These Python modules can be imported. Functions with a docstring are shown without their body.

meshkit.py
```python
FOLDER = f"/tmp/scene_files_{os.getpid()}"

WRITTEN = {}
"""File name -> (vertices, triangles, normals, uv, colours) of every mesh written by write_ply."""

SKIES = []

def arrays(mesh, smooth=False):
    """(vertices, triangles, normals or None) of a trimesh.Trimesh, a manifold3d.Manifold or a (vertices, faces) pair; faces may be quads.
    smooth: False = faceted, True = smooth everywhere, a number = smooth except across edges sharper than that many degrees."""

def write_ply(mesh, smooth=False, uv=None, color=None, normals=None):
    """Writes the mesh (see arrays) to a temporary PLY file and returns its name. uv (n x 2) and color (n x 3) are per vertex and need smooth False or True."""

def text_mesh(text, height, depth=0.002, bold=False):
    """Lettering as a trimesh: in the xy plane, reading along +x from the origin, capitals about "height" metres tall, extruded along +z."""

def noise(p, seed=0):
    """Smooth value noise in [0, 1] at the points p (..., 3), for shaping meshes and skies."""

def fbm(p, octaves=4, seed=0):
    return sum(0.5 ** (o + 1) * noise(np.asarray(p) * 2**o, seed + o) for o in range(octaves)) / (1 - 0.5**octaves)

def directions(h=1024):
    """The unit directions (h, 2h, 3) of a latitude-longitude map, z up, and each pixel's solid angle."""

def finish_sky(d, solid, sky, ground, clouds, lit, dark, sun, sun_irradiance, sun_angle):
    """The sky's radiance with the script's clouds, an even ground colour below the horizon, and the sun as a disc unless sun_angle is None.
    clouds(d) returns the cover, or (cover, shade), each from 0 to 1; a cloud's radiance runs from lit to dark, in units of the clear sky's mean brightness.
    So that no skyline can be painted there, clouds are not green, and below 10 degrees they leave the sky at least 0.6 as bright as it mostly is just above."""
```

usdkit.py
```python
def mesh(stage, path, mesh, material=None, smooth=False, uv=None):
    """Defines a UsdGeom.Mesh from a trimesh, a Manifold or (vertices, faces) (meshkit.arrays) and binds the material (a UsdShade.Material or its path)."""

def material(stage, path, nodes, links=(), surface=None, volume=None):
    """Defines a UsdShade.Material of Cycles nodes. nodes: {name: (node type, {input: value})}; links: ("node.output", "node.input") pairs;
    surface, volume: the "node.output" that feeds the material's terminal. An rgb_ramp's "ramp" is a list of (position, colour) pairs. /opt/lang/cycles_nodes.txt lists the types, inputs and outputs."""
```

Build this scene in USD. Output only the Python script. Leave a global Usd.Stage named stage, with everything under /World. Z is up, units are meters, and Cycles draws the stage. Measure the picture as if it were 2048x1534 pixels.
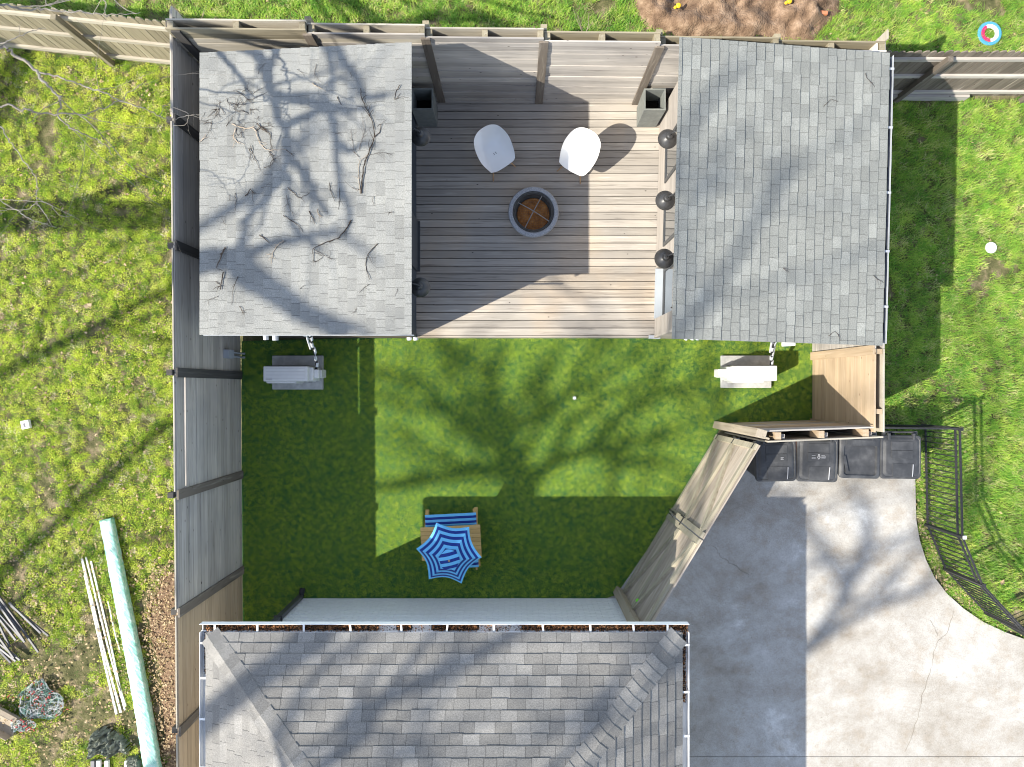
import math, random
import numpy as np
import shapely.geometry as sg
from shapely import affinity
from pxr import Usd, UsdGeom, UsdLux, UsdShade, Gf, Sdf, Vt
import usdkit, meshkit

stage = Usd.Stage.CreateInMemory()
UsdGeom.SetStageUpAxis(stage, "Z")
UsdGeom.SetStageMetersPerUnit(stage, 1.0)
UsdGeom.Xform.Define(stage, "/World")
UsdGeom.Scope.Define(stage, "/World/Looks")

# ---------------------------------------------------------------- camera, sky, sun, exposure
CAM_H, FPX = 13.8, 1422.0
CX, CY = 1030.0, 775.0                       # where the plumb line below the camera falls
cam = UsdGeom.Camera.Define(stage, "/World/camera")
UsdGeom.XformCommonAPI(cam).SetTranslate((0, 0, CAM_H))
cam.CreateHorizontalApertureAttr(36.0)
cam.CreateVerticalApertureAttr(36.0 * 767 / 1024)
cam.CreateFocalLengthAttr(36.0 * FPX / 2048)
cam.CreateHorizontalApertureOffsetAttr(-6.0 / 2048 * 36)
cam.CreateVerticalApertureOffsetAttr(8.0 / 2048 * 36)
cam.CreateFStopAttr(0.0)
cam.CreateClippingRangeAttr(Gf.Vec2f(0.05, 5000))
cam.CreateExposureAttr(1.12)

SX, SY = 0.975, 0.46                         # shadow offset per metre of height
sun = np.array([-SX, -SY, 1.0]); sun /= np.linalg.norm(sun)
usdkit.material(stage, "/World/Looks/sky_look", {
    "sky": ("sky_texture", {"sky_type": "single_scattering", "sun_disc": False, "sun_elevation": float(math.asin(sun[2])),
                            "sun_rotation": float(math.atan2(sun[0], sun[1])), "air_density": 1.0, "aerosol_density": 0.6, "altitude": 200.0}),
    "veil": ("hsv", {"hue": 0.5, "saturation": 0.72, "value": 1.0}),
    "bg": ("background_shader", {"strength": 0.14})}, [("sky.color", "veil.color"), ("veil.color", "bg.color")], surface="bg.background")
dome = UsdLux.DomeLight.Define(stage, "/World/sky")
UsdShade.MaterialBindingAPI.Apply(dome.GetPrim()).Bind(UsdShade.Material.Get(stage, "/World/Looks/sky_look"))
key = UsdLux.DistantLight.Define(stage, "/World/sun")
key.CreateNormalizeAttr(True); key.CreateIntensityAttr(1.02); key.CreateAngleAttr(0.5); key.CreateColorAttr((1.0, 0.94, 0.82))
zx = np.cross([0, 0, 1.0], sun); zx /= np.linalg.norm(zx); zy = np.cross(sun, zx)
mm = Gf.Matrix4d(1.0)
for r, v in enumerate((zx, zy, sun)):
    mm.SetRow(r, Gf.Vec4d(float(v[0]), float(v[1]), float(v[2]), 0))
UsdGeom.Xformable(key).AddTransformOp().Set(mm)

R = random.Random(7)
NR = np.random.default_rng(11)

# ---------------------------------------------------------------- helpers
def W(px, py, z=0.0):
    k = (CAM_H - z) / FPX
    return np.array([(px - CX) * k, -(py - CY) * k, z])

COUNT = {}
FRAME = {"/World": ((0, 0, 0), 0.0)}
def newpath(name, parent=None):
    base = str(parent.GetPath()) if parent is not None else "/World"
    n = COUNT.get((base, name), 0)
    COUNT[(base, name)] = n + 1
    return f"{base}/{name}" + (f"_{n:03d}" if n else "")
def tag(p, label=None, cat=None, group=None, kind=None):
    for k, v in (("label", label), ("category", cat), ("group", group), ("kind", kind)):
        if v:
            p.SetCustomDataByKey(k, v)
    return p
def thing(name, label, cat, loc=(0, 0, 0), rotz=0.0, group=None, kind=None):
    path = newpath(name)
    x = UsdGeom.Xform.Define(stage, path)
    x.AddTranslateOp().Set(Gf.Vec3d(*map(float, loc)))
    if rotz:
        x.AddRotateZOp().Set(float(rotz))
    FRAME[path] = (tuple(loc), rotz)
    return tag(x.GetPrim(), label, cat, group, kind)
def rootframe(prim):
    p = prim.GetPath()
    while p.GetParentPath() != Sdf.Path("/World"):
        p = p.GetParentPath()
    return FRAME.get(str(p), ((0, 0, 0), 0.0))
def obj(name, mesh, mat, parent=None, smooth=False, uv=None, local=False, label=None, cat=None, group=None, kind=None):
    v, f = np.asarray(mesh[0], float), np.asarray(mesh[1], int)
    if parent is not None and not local:
        (lx, ly, lz), rz = rootframe(parent)
        v = v - np.array([lx, ly, lz])
        if rz:
            c, s = math.cos(math.radians(-rz)), math.sin(math.radians(-rz))
            v = np.column_stack([v[:, 0] * c - v[:, 1] * s, v[:, 0] * s + v[:, 1] * c, v[:, 2]])
    m = usdkit.mesh(stage, newpath(name, parent), (v, f), mat, smooth=smooth, uv=uv)
    return tag(m.GetPrim(), label, cat, group, kind)

BF = np.array([[0, 2, 1], [0, 3, 2], [4, 5, 6], [4, 6, 7], [0, 1, 5], [0, 5, 4], [1, 2, 6], [1, 6, 5], [2, 3, 7], [2, 7, 6], [3, 0, 4], [3, 4, 7]])
class MB:
    def __init__(self):
        self.v, self.f, self.u, self.n = [], [], [], 0
    def add(self, v, f):
        v = np.asarray(v, float); f = np.asarray(f, int)
        if f.shape[1] == 4:
            f = np.vstack([f[:, [0, 1, 2]], f[:, [0, 2, 3]]])
        self.v.append(v); self.f.append(f + self.n); self.n += len(v)
        return self
    def box(self, a, b):
        a, b = np.minimum(a, b), np.maximum(a, b)
        v = [[a[0], a[1], a[2]], [b[0], a[1], a[2]], [b[0], b[1], a[2]], [a[0], b[1], a[2]], [a[0], a[1], b[2]], [b[0], a[1], b[2]], [b[0], b[1], b[2]], [a[0], b[1], b[2]]]
        return self.add(v, BF)
    def cbox(self, c, s, rz=0.0, bev=0.0):
        """box centred at c, size s, turned about z, with optional bevel of the upright and top edges"""
        h = np.asarray(s, float) / 2
        if bev:
            pl = sg.box(-h[0] + bev, -h[1] + bev, h[0] - bev, h[1] - bev)
            r0 = np.array(pl.buffer(bev, quad_segs=3).exterior.coords)[:-1]
            k = 1 - bev / max(min(h[0], h[1]), 1e-6)
            r1 = np.array(pl.buffer(bev * .35, quad_segs=3).exterior.coords)[:-1]
            v = loft([np.c_[r0, np.full(len(r0), -h[2])], np.c_[r0, np.full(len(r0), h[2] - bev)], np.c_[r1, np.full(len(r1), h[2])]])
            vv, ff = v
        else:
            m = MB().box(-h, h); vv, ff = m.get()
        c0, s0 = math.cos(rz), math.sin(rz)
        vv = np.column_stack([vv[:, 0] * c0 - vv[:, 1] * s0, vv[:, 0] * s0 + vv[:, 1] * c0, vv[:, 2]]) + np.asarray(c, float)
        return self.add(vv, ff)
    def beam(self, p, q, w, h, up=(0, 0, 1)):
        """rectangular bar from p to q; w across, h along up"""
        p, q = np.asarray(p, float), np.asarray(q, float)
        t = q - p; L = np.linalg.norm(t); t = t / L
        up = np.asarray(up, float)
        s = np.cross(t, up); s /= np.linalg.norm(s); u = np.cross(s, t)
        v = []
        for zz in (-h / 2, h / 2):
            for a, b in ((0, -w / 2), (L, -w / 2), (L, w / 2), (0, w / 2)):
                v.append(p + t * a + s * b + u * zz)
        return self.add(v, BF[:, ::-1])
    def tube(self, pts, rad, sides=6, cap=True):
        p = np.asarray(pts, float); n = len(p)
        rad = np.broadcast_to(np.asarray(rad, float), (n,))
        t = np.gradient(p, axis=0); t /= np.linalg.norm(t, axis=1, keepdims=True) + 1e-12
        a = np.cross(t, np.where(np.abs(t[:, 2:]) < .9, [0, 0, 1.], [1., 0, 0])); a /= np.linalg.norm(a, axis=1, keepdims=True) + 1e-12
        b = np.cross(t, a)
        an = np.arange(sides) * 2 * np.pi / sides
        v = p[:, None] + rad[:, None, None] * (np.cos(an)[None, :, None] * a[:, None] + np.sin(an)[None, :, None] * b[:, None])
        i, j = np.meshgrid(np.arange(n - 1), np.arange(sides), indexing="ij")
        q = np.stack([i * sides + j, i * sides + (j + 1) % sides, (i + 1) * sides + (j + 1) % sides, (i + 1) * sides + j], -1).reshape(-1, 4)
        f = np.vstack([q[:, [0, 1, 2]], q[:, [0, 2, 3]]])
        v = v.reshape(-1, 3)
        if cap:
            k = len(v)
            v = np.vstack([v, p[:1], p[-1:]])
            e = np.array([[k, (j + 1) % sides, j] for j in range(sides)] + [[k + 1, (n - 1) * sides + j, (n - 1) * sides + (j + 1) % sides] for j in range(sides)])
            f = np.vstack([f, e])
        return self.add(v, f)
    def poly(self, ring, z0, z1):
        """upright prism from a counter-clockwise polygon"""
        g = sg.Polygon(ring) if not hasattr(ring, "exterior") else ring
        if not g.exterior.is_ccw:
            g = sg.Polygon(list(g.exterior.coords)[::-1])
        r = np.array(g.exterior.coords)[:-1]; n = len(r)
        import trimesh
        tv, tf = trimesh.creation.triangulate_polygon(sg.Polygon(r), engine="earcut")
        self.add(np.c_[tv, np.full(len(tv), z1)], tf)
        self.add(np.c_[tv, np.full(len(tv), z0)], tf[:, ::-1])
        v = np.vstack([np.c_[r, np.full(n, z0)], np.c_[r, np.full(n, z1)]])
        return self.add(v, [[i, (i + 1) % n, n + (i + 1) % n, n + i] for i in range(n)])
    def mb(self, o):
        for v, f in zip(o.v, [o.f[i] for i in range(len(o.f))]):
            pass
        v, f = o.get(); return self.add(v, f)
    def get(self):
        return np.vstack(self.v), np.vstack(self.f)

def loft(rings, cap0=True, cap1=True):
    n = len(rings[0]); m = len(rings)
    v = np.vstack(rings)
    f = []
    for k in range(m - 1):
        for i in range(n):
            j = (i + 1) % n
            f += [[k * n + i, k * n + j, (k + 1) * n + j], [k * n + i, (k + 1) * n + j, (k + 1) * n + i]]
    if cap0:
        v = np.vstack([v, rings[0].mean(0)]); c = len(v) - 1
        f += [[c, (i + 1) % n, i] for i in range(n)]
    if cap1:
        v = np.vstack([v, rings[-1].mean(0)]); c = len(v) - 1
        f += [[c, (m - 1) * n + i, (m - 1) * n + (i + 1) % n] for i in range(n)]
    return v, np.array(f)
def lathe(profile, c=(0, 0, 0), n=40, cap=False):
    an = np.arange(n) * 2 * np.pi / n
    rings = [np.c_[r * np.cos(an), r * np.sin(an), np.full(n, z)] + np.asarray(c, float) for r, z in profile]
    return loft(rings, cap0=cap and profile[0][0] > 1e-5, cap1=cap and profile[-1][0] > 1e-5)
def spline(pts, per=5):
    p = np.asarray(pts, float)
    if len(p) < 3:
        return p
    q = np.vstack([2 * p[0] - p[1], p, 2 * p[-1] - p[-2]])
    out = []
    for i in range(1, len(q) - 2):
        for t in np.arange(per) / per:
            out.append(.5 * ((2 * q[i]) + (-q[i - 1] + q[i + 1]) * t + (2 * q[i - 1] - 5 * q[i] + 4 * q[i + 1] - q[i + 2]) * t * t + (-q[i - 1] + 3 * q[i] - 3 * q[i + 1] + q[i + 2]) * t ** 3))
    out.append(p[-1])
    return np.array(out)

# ---------------------------------------------------------------- materials
def base_nodes(rand=0.25, seedmul=37.0):
    """a random number per object and per loose piece, and a position shifted by it"""
    n = {"geo": ("geometry", {}), "oi": ("object_info", {}),
         "ra": ("math", {"math_type": "add"}), "rf": ("math", {"math_type": "fraction"}),
         "rm": ("math", {"math_type": "multiply", "value2": seedmul}), "rc": ("combine_xyz", {}),
         "pos": ("vector_math", {"math_type": "add"}),
         "val": ("map_range", {"from_min": 0.0, "from_max": 1.0, "to_min": 1 - rand, "to_max": 1 + rand})}
    l = [("oi.random", "ra.value1"), ("geo.random_per_island", "ra.value2"), ("ra.value", "rf.value1"), ("rf.value", "rm.value1"),
         ("rm.value", "rc.x"), ("rm.value", "rc.y"), ("rm.value", "rc.z"), ("geo.position", "pos.vector1"), ("rc.vector", "pos.vector2"),
         ("rf.value", "val.value")]
    return n, l
def mat(name, stops, scale=8.0, detail=4.0, rough=0.8, bump=0.2, bscale=60.0, stretch=(1, 1, 1), rot=(0, 0, 0), rand=0.0, spec=0.3, knots=None, big=None, metal=0.0, bdist=0.01, distort=0.0, shift=True, grooves=None):
    n, l = base_nodes(rand)
    src = "pos.vector" if shift else "geo.position"
    n["map"] = ("mapping", {"scale": stretch, "rotation": (0, 0, 0)})
    if any(rot):
        n["pre"] = ("mapping", {"rotation": rot}); l += [(src, "pre.vector"), ("pre.vector", "map.vector")]
    else:
        l.append((src, "map.vector"))
    n["noi"] = ("noise_texture", {"scale": scale, "detail": detail, "roughness": 0.6, "distortion": distort})
    n["ramp"] = ("rgb_ramp", {"ramp": stops})
    l += [("map.vector", "noi.vector"), ("noi.fac", "ramp.fac")]
    col = "ramp.color"
    if big:                                   # (scale, stops multiplied over)
        n["bn"] = ("noise_texture", {"scale": big[0], "detail": 3.0, "roughness": 0.6})
        n["br"] = ("rgb_ramp", {"ramp": big[1]})
        n["bx"] = ("mix", {"mix_type": "multiply", "fac": 1.0})
        l += [("geo.position", "bn.vector"), ("bn.fac", "br.fac"), (col, "bx.color1"), ("br.color", "bx.color2")]
        col = "bx.color"
    if knots:                                 # (scale, size, colour)
        n["kv"] = ("voronoi_texture", {"scale": knots[0], "feature": "f1"})
        n["kn"] = ("mapping", {"scale": tuple(1 + (s > 5) * 1.4 for s in stretch)})
        n["kr"] = ("map_range", {"from_min": knots[1] * .55, "from_max": knots[1], "to_min": 1.0, "to_max": 0.0, "clamp": True})
        n["kx"] = ("mix", {"color2": knots[2]})
        l += [("pre.vector" if any(rot) else src, "kn.vector"), ("kn.vector", "kv.vector"), ("kv.distance", "kr.value"), ("kr.result", "kx.fac"), (col, "kx.color1")]
        col = "kx.color"
    if rand:
        n["hv"] = ("hsv", {"hue": 0.5, "saturation": 1.0})
        l += [("val.result", "hv.value"), (col, "hv.color")]
        col = "hv.color"
    n["p"] = ("principled_bsdf", {"roughness": rough, "specular_ior_level": spec, "metallic": metal})
    l.append((col, "p.base_color"))
    if bump:
        n["bno"] = ("noise_texture", {"scale": bscale, "detail": 3.0})
        n["bu"] = ("bump", {"strength": bump, "distance": bdist})
        l += [("map.vector" if max(stretch) > 5 else "geo.position", "bno.vector"), ("bno.fac", "bu.height"), ("bu.normal", "p.normal")]
        if max(stretch) > 5:
            n["bno"] = ("noise_texture", {"scale": scale, "detail": 5.0})
    usdkit.material(stage, f"/World/Looks/{name}", n, l, surface="p.BSDF")
    return f"/World/Looks/{name}"
def wood(name, dark, mid, light, axis, rand=0.2, kn=(3.0, .075), kcol=(.05, .04, .035), rot=0.0, big=None, across=26, rough=.85):
    st = [across, across, across]; st["xyz".index(axis)] = 1.1
    return mat(name, [(0.2, dark), (0.45, mid), (0.56, mid), (0.8, light)], scale=1.0, detail=6, stretch=tuple(st), rot=(0, 0, rot), rand=rand, bump=.5, bdist=.006,
               knots=(kn[0], kn[1], kcol) if kn else None, big=big, rough=rough, spec=.15, distort=.6)
GREY = ((.18, .166, .152), (.43, .40, .365), (.62, .585, .54))
DECKC = ((.12, .106, .092), (.37, .335, .292), (.58, .535, .47))
TAN = ((.27, .19, .11), (.44, .335, .225), (.58, .47, .35))
OLIVE = ((.09, .075, .05), (.27, .235, .165), (.44, .40, .31))
BROWN = ((.05, .042, .035), (.16, .135, .11), (.36, .32, .27))
DARKW = ((.03, .028, .026), (.075, .07, .064), (.14, .13, .12))
WARM = [(0.3, (.78, .8, .84)), (0.5, (1, 1, 1)), (0.72, (1.28, 1.1, .9))]
M = {}
for ax in "xyz":
    M["grey_" + ax] = wood("weathered_grey_wood_" + ax, *GREY, ax, big=(0.7, [(0.3, (.8, .8, .82)), (0.7, (1.2, 1.18, 1.14))]))
    M["tan_" + ax] = wood("fresh_tan_wood_" + ax, *TAN, ax, rand=.12, kcol=(.16, .09, .05))
    M["dark_" + ax] = wood("dark_stained_wood_" + ax, *DARKW, ax, rand=.15, kn=None)
    M["olive_" + ax] = wood("olive_grey_wood_" + ax, *OLIVE, ax, rand=.22, kcol=(.14, .1, .06))
    M["brown_" + ax] = wood("brown_grey_wood_" + ax, *BROWN, ax, rand=.25, kcol=(.07, .05, .04), across=16)
M["lf_y"] = wood("silvered_fence_wood", (.19, .168, .145), (.45, .415, .37), (.64, .595, .54), "y", rand=.16, kn=(3.2, .085), kcol=(.07, .05, .04), big=(.7, [(0.3, (.82, .82, .84)), (0.7, (1.15, 1.12, 1.08))]))
M["deck"] = wood("deck_wood", *DECKC, "x", rand=.13, big=(0.42, WARM), kn=(2.2, .05))
M["pale_x"] = wood("pale_top_wood_x", (.21, .18, .135), (.42, .38, .31), (.58, .54, .46), "x", rand=.12, kcol=(.2, .15, .1))
M["pale_y"] = wood("pale_top_wood_y", (.21, .18, .135), (.42, .38, .31), (.58, .54, .46), "y", rand=.12, kcol=(.2, .15, .1))
GATE_ANG = math.atan2(-3.2, -1.94)
M["gate"] = wood("gate_wood", (.16, .12, .09), (.44, .375, .31), (.68, .62, .54), "x", rot=-GATE_ANG, across=14, rand=.2, kcol=(.2, .13, .08))
M["gate_frame"] = wood("gate_frame_wood", (.16, .145, .10), (.37, .335, .255), (.54, .50, .40), "x", rot=-GATE_ANG, rand=.1, kn=None)
M["gate_post"] = wood("gate_post_wood", (.2, .16, .11), (.40, .34, .26), (.58, .51, .41), "z", rand=.1)
M["table_wood"] = wood("honey_pine_wood", (.48, .28, .09), (.68, .44, .17), (.78, .55, .26), "x", rand=.12, kcol=(.25, .13, .05))
def shingle_mat(name, dark, light, rand):
    return mat(name, [(0.3, dark), (0.7, light)], scale=70, detail=5, rough=.92, bump=.6, bscale=160, rand=rand, spec=.15, bdist=.004,
               big=(1.6, [(0.3, (.86, .87, .88)), (0.7, (1.1, 1.1, 1.09))]))
M["shingle_a"] = shingle_mat("light_grey_shingle", (.17, .172, .163), (.31, .308, .292), .10)
M["shingle_b"] = shingle_mat("blue_grey_shingle", (.155, .160, .150), (.28, .285, .268), .13)
M["shingle_c"] = shingle_mat("warm_grey_shingle", (.15, .144, .135), (.31, .297, .28), .19)
M["felt"] = mat("roof_felt", [(0, (.045, .046, .05)), (1, (.07, .07, .075))], rough=.95, bump=.1)
M["turf_base"] = mat("turf_backing", [(0.3, (.03, .10, .03)), (0.7, (.06, .14, .035))], scale=30, rough=1, bump=0, big=(.8, [(0.3, (.85, .9, .85)), (0.7, (1.15, 1.1, 1.1))]))
M["soil"] = mat("lawn_soil", [(0.3, (.05, .055, .02)), (0.5, (.12, .115, .05)), (0.68, (.27, .21, .135))], scale=5, detail=8, rough=1, bump=.8, bscale=40, bdist=.03)
M["dirt"] = mat("bare_brown_dirt", [(0.25, (.075, .046, .03)), (0.5, (.21, .138, .09)), (0.75, (.40, .285, .20))], scale=5, detail=9, rough=1, bump=1, bscale=30, bdist=.03)
M["litter_soil"] = mat("leaf_litter_soil", [(0.25, (.08, .05, .03)), (0.5, (.2, .13, .08)), (0.75, (.36, .26, .17))], scale=22, detail=8, rough=1, bump=1, bscale=60, bdist=.02)
M["white_brick"] = mat("white_painted_brick", [(0.3, (.78, .78, .77)), (0.7, (.86, .86, .85))], scale=14, rough=.7, bump=.2, bscale=90, rand=.04)
M["white_paint"] = mat("white_painted_metal", [(0.3, (.74, .74, .73)), (0.7, (.82, .82, .81))], scale=6, rough=.4, bump=0)
M["ac_white"] = mat("off_white_enamel", [(0.3, (.74, .74, .72)), (0.7, (.82, .82, .80))], scale=5, rough=.4, bump=0)
M["ac_side"] = mat("pale_grey_enamel", [(0.3, (.6, .6, .58)), (0.7, (.68, .68, .66))], scale=5, rough=.45, bump=0)
M["pad"] = mat("pale_cement_pad", [(0.25, (.36, .36, .345)), (0.6, (.54, .54, .52)), (0.8, (.66, .65, .63))], scale=9, detail=7, rough=.9, bump=.3)
M["shell"] = mat("white_moulded_plastic", [(0, (.80, .80, .79)), (1, (.83, .83, .82))], rough=.35, bump=0, spec=.5)
M["beech"] = mat("beech_leg_wood", [(0.3, (.42, .25, .13)), (0.7, (.55, .36, .2))], scale=1, stretch=(14, 14, 3), rough=.6, bump=0)
M["black_metal"] = mat("black_powder_coat", [(0.3, (.022, .022, .024)), (0.7, (.045, .045, .047))], scale=30, rough=.5, bump=.1)
M["lamp"] = mat("dark_bronze_enamel", [(0.3, (.028, .027, .027)), (0.7, (.055, .053, .052))], scale=8, rough=.38, bump=0, spec=.5)
M["planter"] = mat("grey_concrete_planter", [(0.3, (.15, .16, .15)), (0.7, (.21, .22, .205))], scale=10, detail=6, rough=.8, bump=.15)
M["potting"] = mat("dark_potting_soil", [(0.3, (.006, .005, .004)), (0.7, (.016, .013, .01))], scale=50, rough=1, bump=.8)
M["stone"] = mat("speckled_grey_stone", [(0.3, (.22, .23, .245)), (0.55, (.33, .34, .36)), (0.8, (.52, .53, .54))], scale=45, detail=6, rough=.7, bump=.25)
M["rust"] = mat("rusty_steel", [(0.25, (.13, .05, .015)), (0.5, (.33, .125, .03)), (0.75, (.5, .235, .07))], scale=14, detail=8, rough=.95, bump=.4)
M["steel_dark"] = mat("sooty_steel", [(0.3, (.045, .045, .043)), (0.7, (.09, .09, .085))], scale=12, rough=.6, bump=.1)
M["steel_bar"] = mat("grey_steel_bar", [(0.3, (.16, .15, .14)), (0.7, (.26, .25, .24))], scale=12, rough=.5, bump=0)
M["bin"] = mat("charcoal_bin_plastic", [(0.25, (.035, .036, .038)), (0.5, (.058, .059, .062)), (0.8, (.115, .115, .118))], scale=5, detail=8, rough=.5, bump=.25, bscale=120, bdist=.003, spec=.45)
M["bin_mark"] = mat("pale_moulded_mark", [(0, (.4, .4, .42)), (1, (.5, .5, .52))], bump=0, rough=.6)
M["bin_orange"] = mat("dusty_orange_strap", [(0, (.5, .2, .1)), (1, (.6, .3, .18))], bump=0)
M["dark_siding"] = mat("dark_slate_siding", [(0.3, (.045, .053, .062)), (0.7, (.075, .086, .098))], scale=1, stretch=(20, 1, 20), rough=.7, bump=.2)
M["glass_frame"] = mat("charcoal_frame_paint", [(0, (.05, .052, .055)), (1, (.075, .078, .08))], rough=.45, bump=0)
M["sill"] = mat("white_door_sill", [(0, (.34, .37, .40)), (1, (.41, .44, .47))], rough=.35, bump=0)
M["pipe_white"] = mat("white_pvc", [(0, (.66, .68, .7)), (1, (.76, .77, .78))], rough=.4, bump=0)
M["pipe_grey"] = mat("grey_pvc", [(0, (.36, .38, .41)), (1, (.44, .46, .49))], rough=.5, bump=0)
M["black_rubber"] = mat("black_insulation", [(0, (.012, .012, .013)), (1, (.025, .025, .027))], rough=.7, bump=0)
M["bark"] = mat("grey_bark", [(0.3, (.16, .14, .115)), (0.7, (.33, .30, .26))], scale=12, detail=6, rough=.95, bump=.5)
M["twig"] = mat("dry_twig_bark", [(0.3, (.03, .022, .017)), (0.7, (.10, .075, .058))], scale=30, detail=4, rough=.95, bump=.4, rand=.3)
M["twig_pale"] = mat("pale_peeled_twig", [(0.3, (.20, .15, .11)), (0.7, (.48, .40, .31))], scale=14, detail=5, rough=.9, bump=.4, rand=.2)
M["plastic_wrap"] = mat("pale_turquoise_film", [(0.28, (.13, .42, .32)), (0.45, (.27, .57, .47)), (0.58, (.45, .68, .61)), (0.72, (.75, .84, .81))], scale=1.0, detail=8, distort=1.2, stretch=(22, 5, 22), rot=(0, 0, -.7), rough=.25, bump=.8, bdist=.02, spec=.6)
M["wrap_side"] = M["plastic_wrap"]
M["pvc_slat"] = mat("white_vinyl_slat", [(0.32, (.30, .27, .2)), (0.42, (.62, .6, .56)), (0.7, (.8, .8, .79))], scale=14, detail=6, rough=.45, bump=0)
M["pole_dark"] = mat("dark_grey_tube", [(0.3, (.07, .07, .078)), (0.7, (.14, .14, .15))], scale=4, rough=.45, bump=0, rand=.25)
M["cardboard"] = mat("tan_cardboard", [(0.3, (.33, .27, .2)), (0.7, (.45, .38, .29))], scale=6, rough=.9, bump=0)
M["tarp"] = mat("olive_drab_tarp", [(0.3, (.06, .07, .056)), (0.5, (.13, .145, .115)), (0.72, (.27, .29, .245))], scale=10, detail=6, rough=.6, bump=.4)
M["wire_green"] = mat("green_cable", [(0, (.10, .30, .22)), (1, (.25, .42, .34))], bump=0, rough=.5)
M["wire_white"] = mat("white_cable", [(0, (.6, .6, .58)), (1, (.7, .7, .68))], bump=0, rough=.5)
M["wire_red"] = mat("red_bulbs", [(0, (.45, .06, .06)), (1, (.55, .12, .1))], bump=0, rough=.4)
M["wire_dark"] = mat("dark_cable", [(0, (.05, .07, .06)), (1, (.09, .12, .1))], bump=0, rough=.5)
M["blue"] = mat("mid_blue_plastic", [(0, (.06, .27, .42)), (1, (.09, .34, .5))], bump=0, rough=.5)
M["white_plastic"] = mat("white_plastic", [(0, (.78, .78, .78)), (1, (.84, .84, .84))], bump=0, rough=.45)
M["pink"] = mat("crimson_plastic", [(0, (.62, .02, .10)), (1, (.72, .04, .14))], bump=0, rough=.5)
M["yellow"] = mat("yellow_plastic", [(0, (.85, .5, .02)), (1, (.9, .58, .03))], bump=0, rough=.45)
M["lime"] = mat("lime_green_felt", [(0, (.18, .72, .05)), (1, (.25, .8, .08))], bump=0, rough=.8)
M["brick_orange"] = mat("orange_brick", [(0.3, (.42, .15, .07)), (0.7, (.55, .22, .12))], scale=20, bump=.4)
M["leaf"] = mat("dead_leaf", [(0.2, (.17, .11, .05)), (0.5, (.38, .28, .16)), (0.8, (.58, .48, .33))], scale=6, rough=.9, bump=0, rand=.4)
M["leaf_orange"] = mat("orange_dead_leaf", [(0.2, (.10, .045, .02)), (0.5, (.33, .15, .06)), (0.8, (.58, .34, .18))], scale=9, rough=.9, bump=0, rand=.5)
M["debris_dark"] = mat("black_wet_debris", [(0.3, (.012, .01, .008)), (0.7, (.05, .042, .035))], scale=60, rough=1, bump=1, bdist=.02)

# two-tone stripes along the mesh's own uv
def stripes(name, axis, n, phase, duty, c1, c2, rough=.6):
    nd = {"uv": ("texture_coordinate", {}), "s": ("separate_xyz", {}), "m": ("math", {"math_type": "multiply_add", "value2": float(n), "value3": float(phase)}),
          "f": ("math", {"math_type": "fraction"}), "g": ("math", {"math_type": "greater_than", "value2": duty}), "x": ("mix", {"color1": c1, "color2": c2}),
          "p": ("principled_bsdf", {"roughness": rough, "specular_ior_level": .3, "sheen_weight": .1})}
    ln = [("uv.UV", "s.vector"), (f"s.{axis}", "m.value1"), ("m.value", "f.value1"), ("f.value", "g.value1"), ("g.value", "x.fac"), ("x.color", "p.base_color")]
    usdkit.material(stage, f"/World/Looks/{name}", nd, ln, surface="p.BSDF")
    return f"/World/Looks/{name}"
NAVY, SKYB = (.01, .04, .27), (.17, .58, .97)
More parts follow.
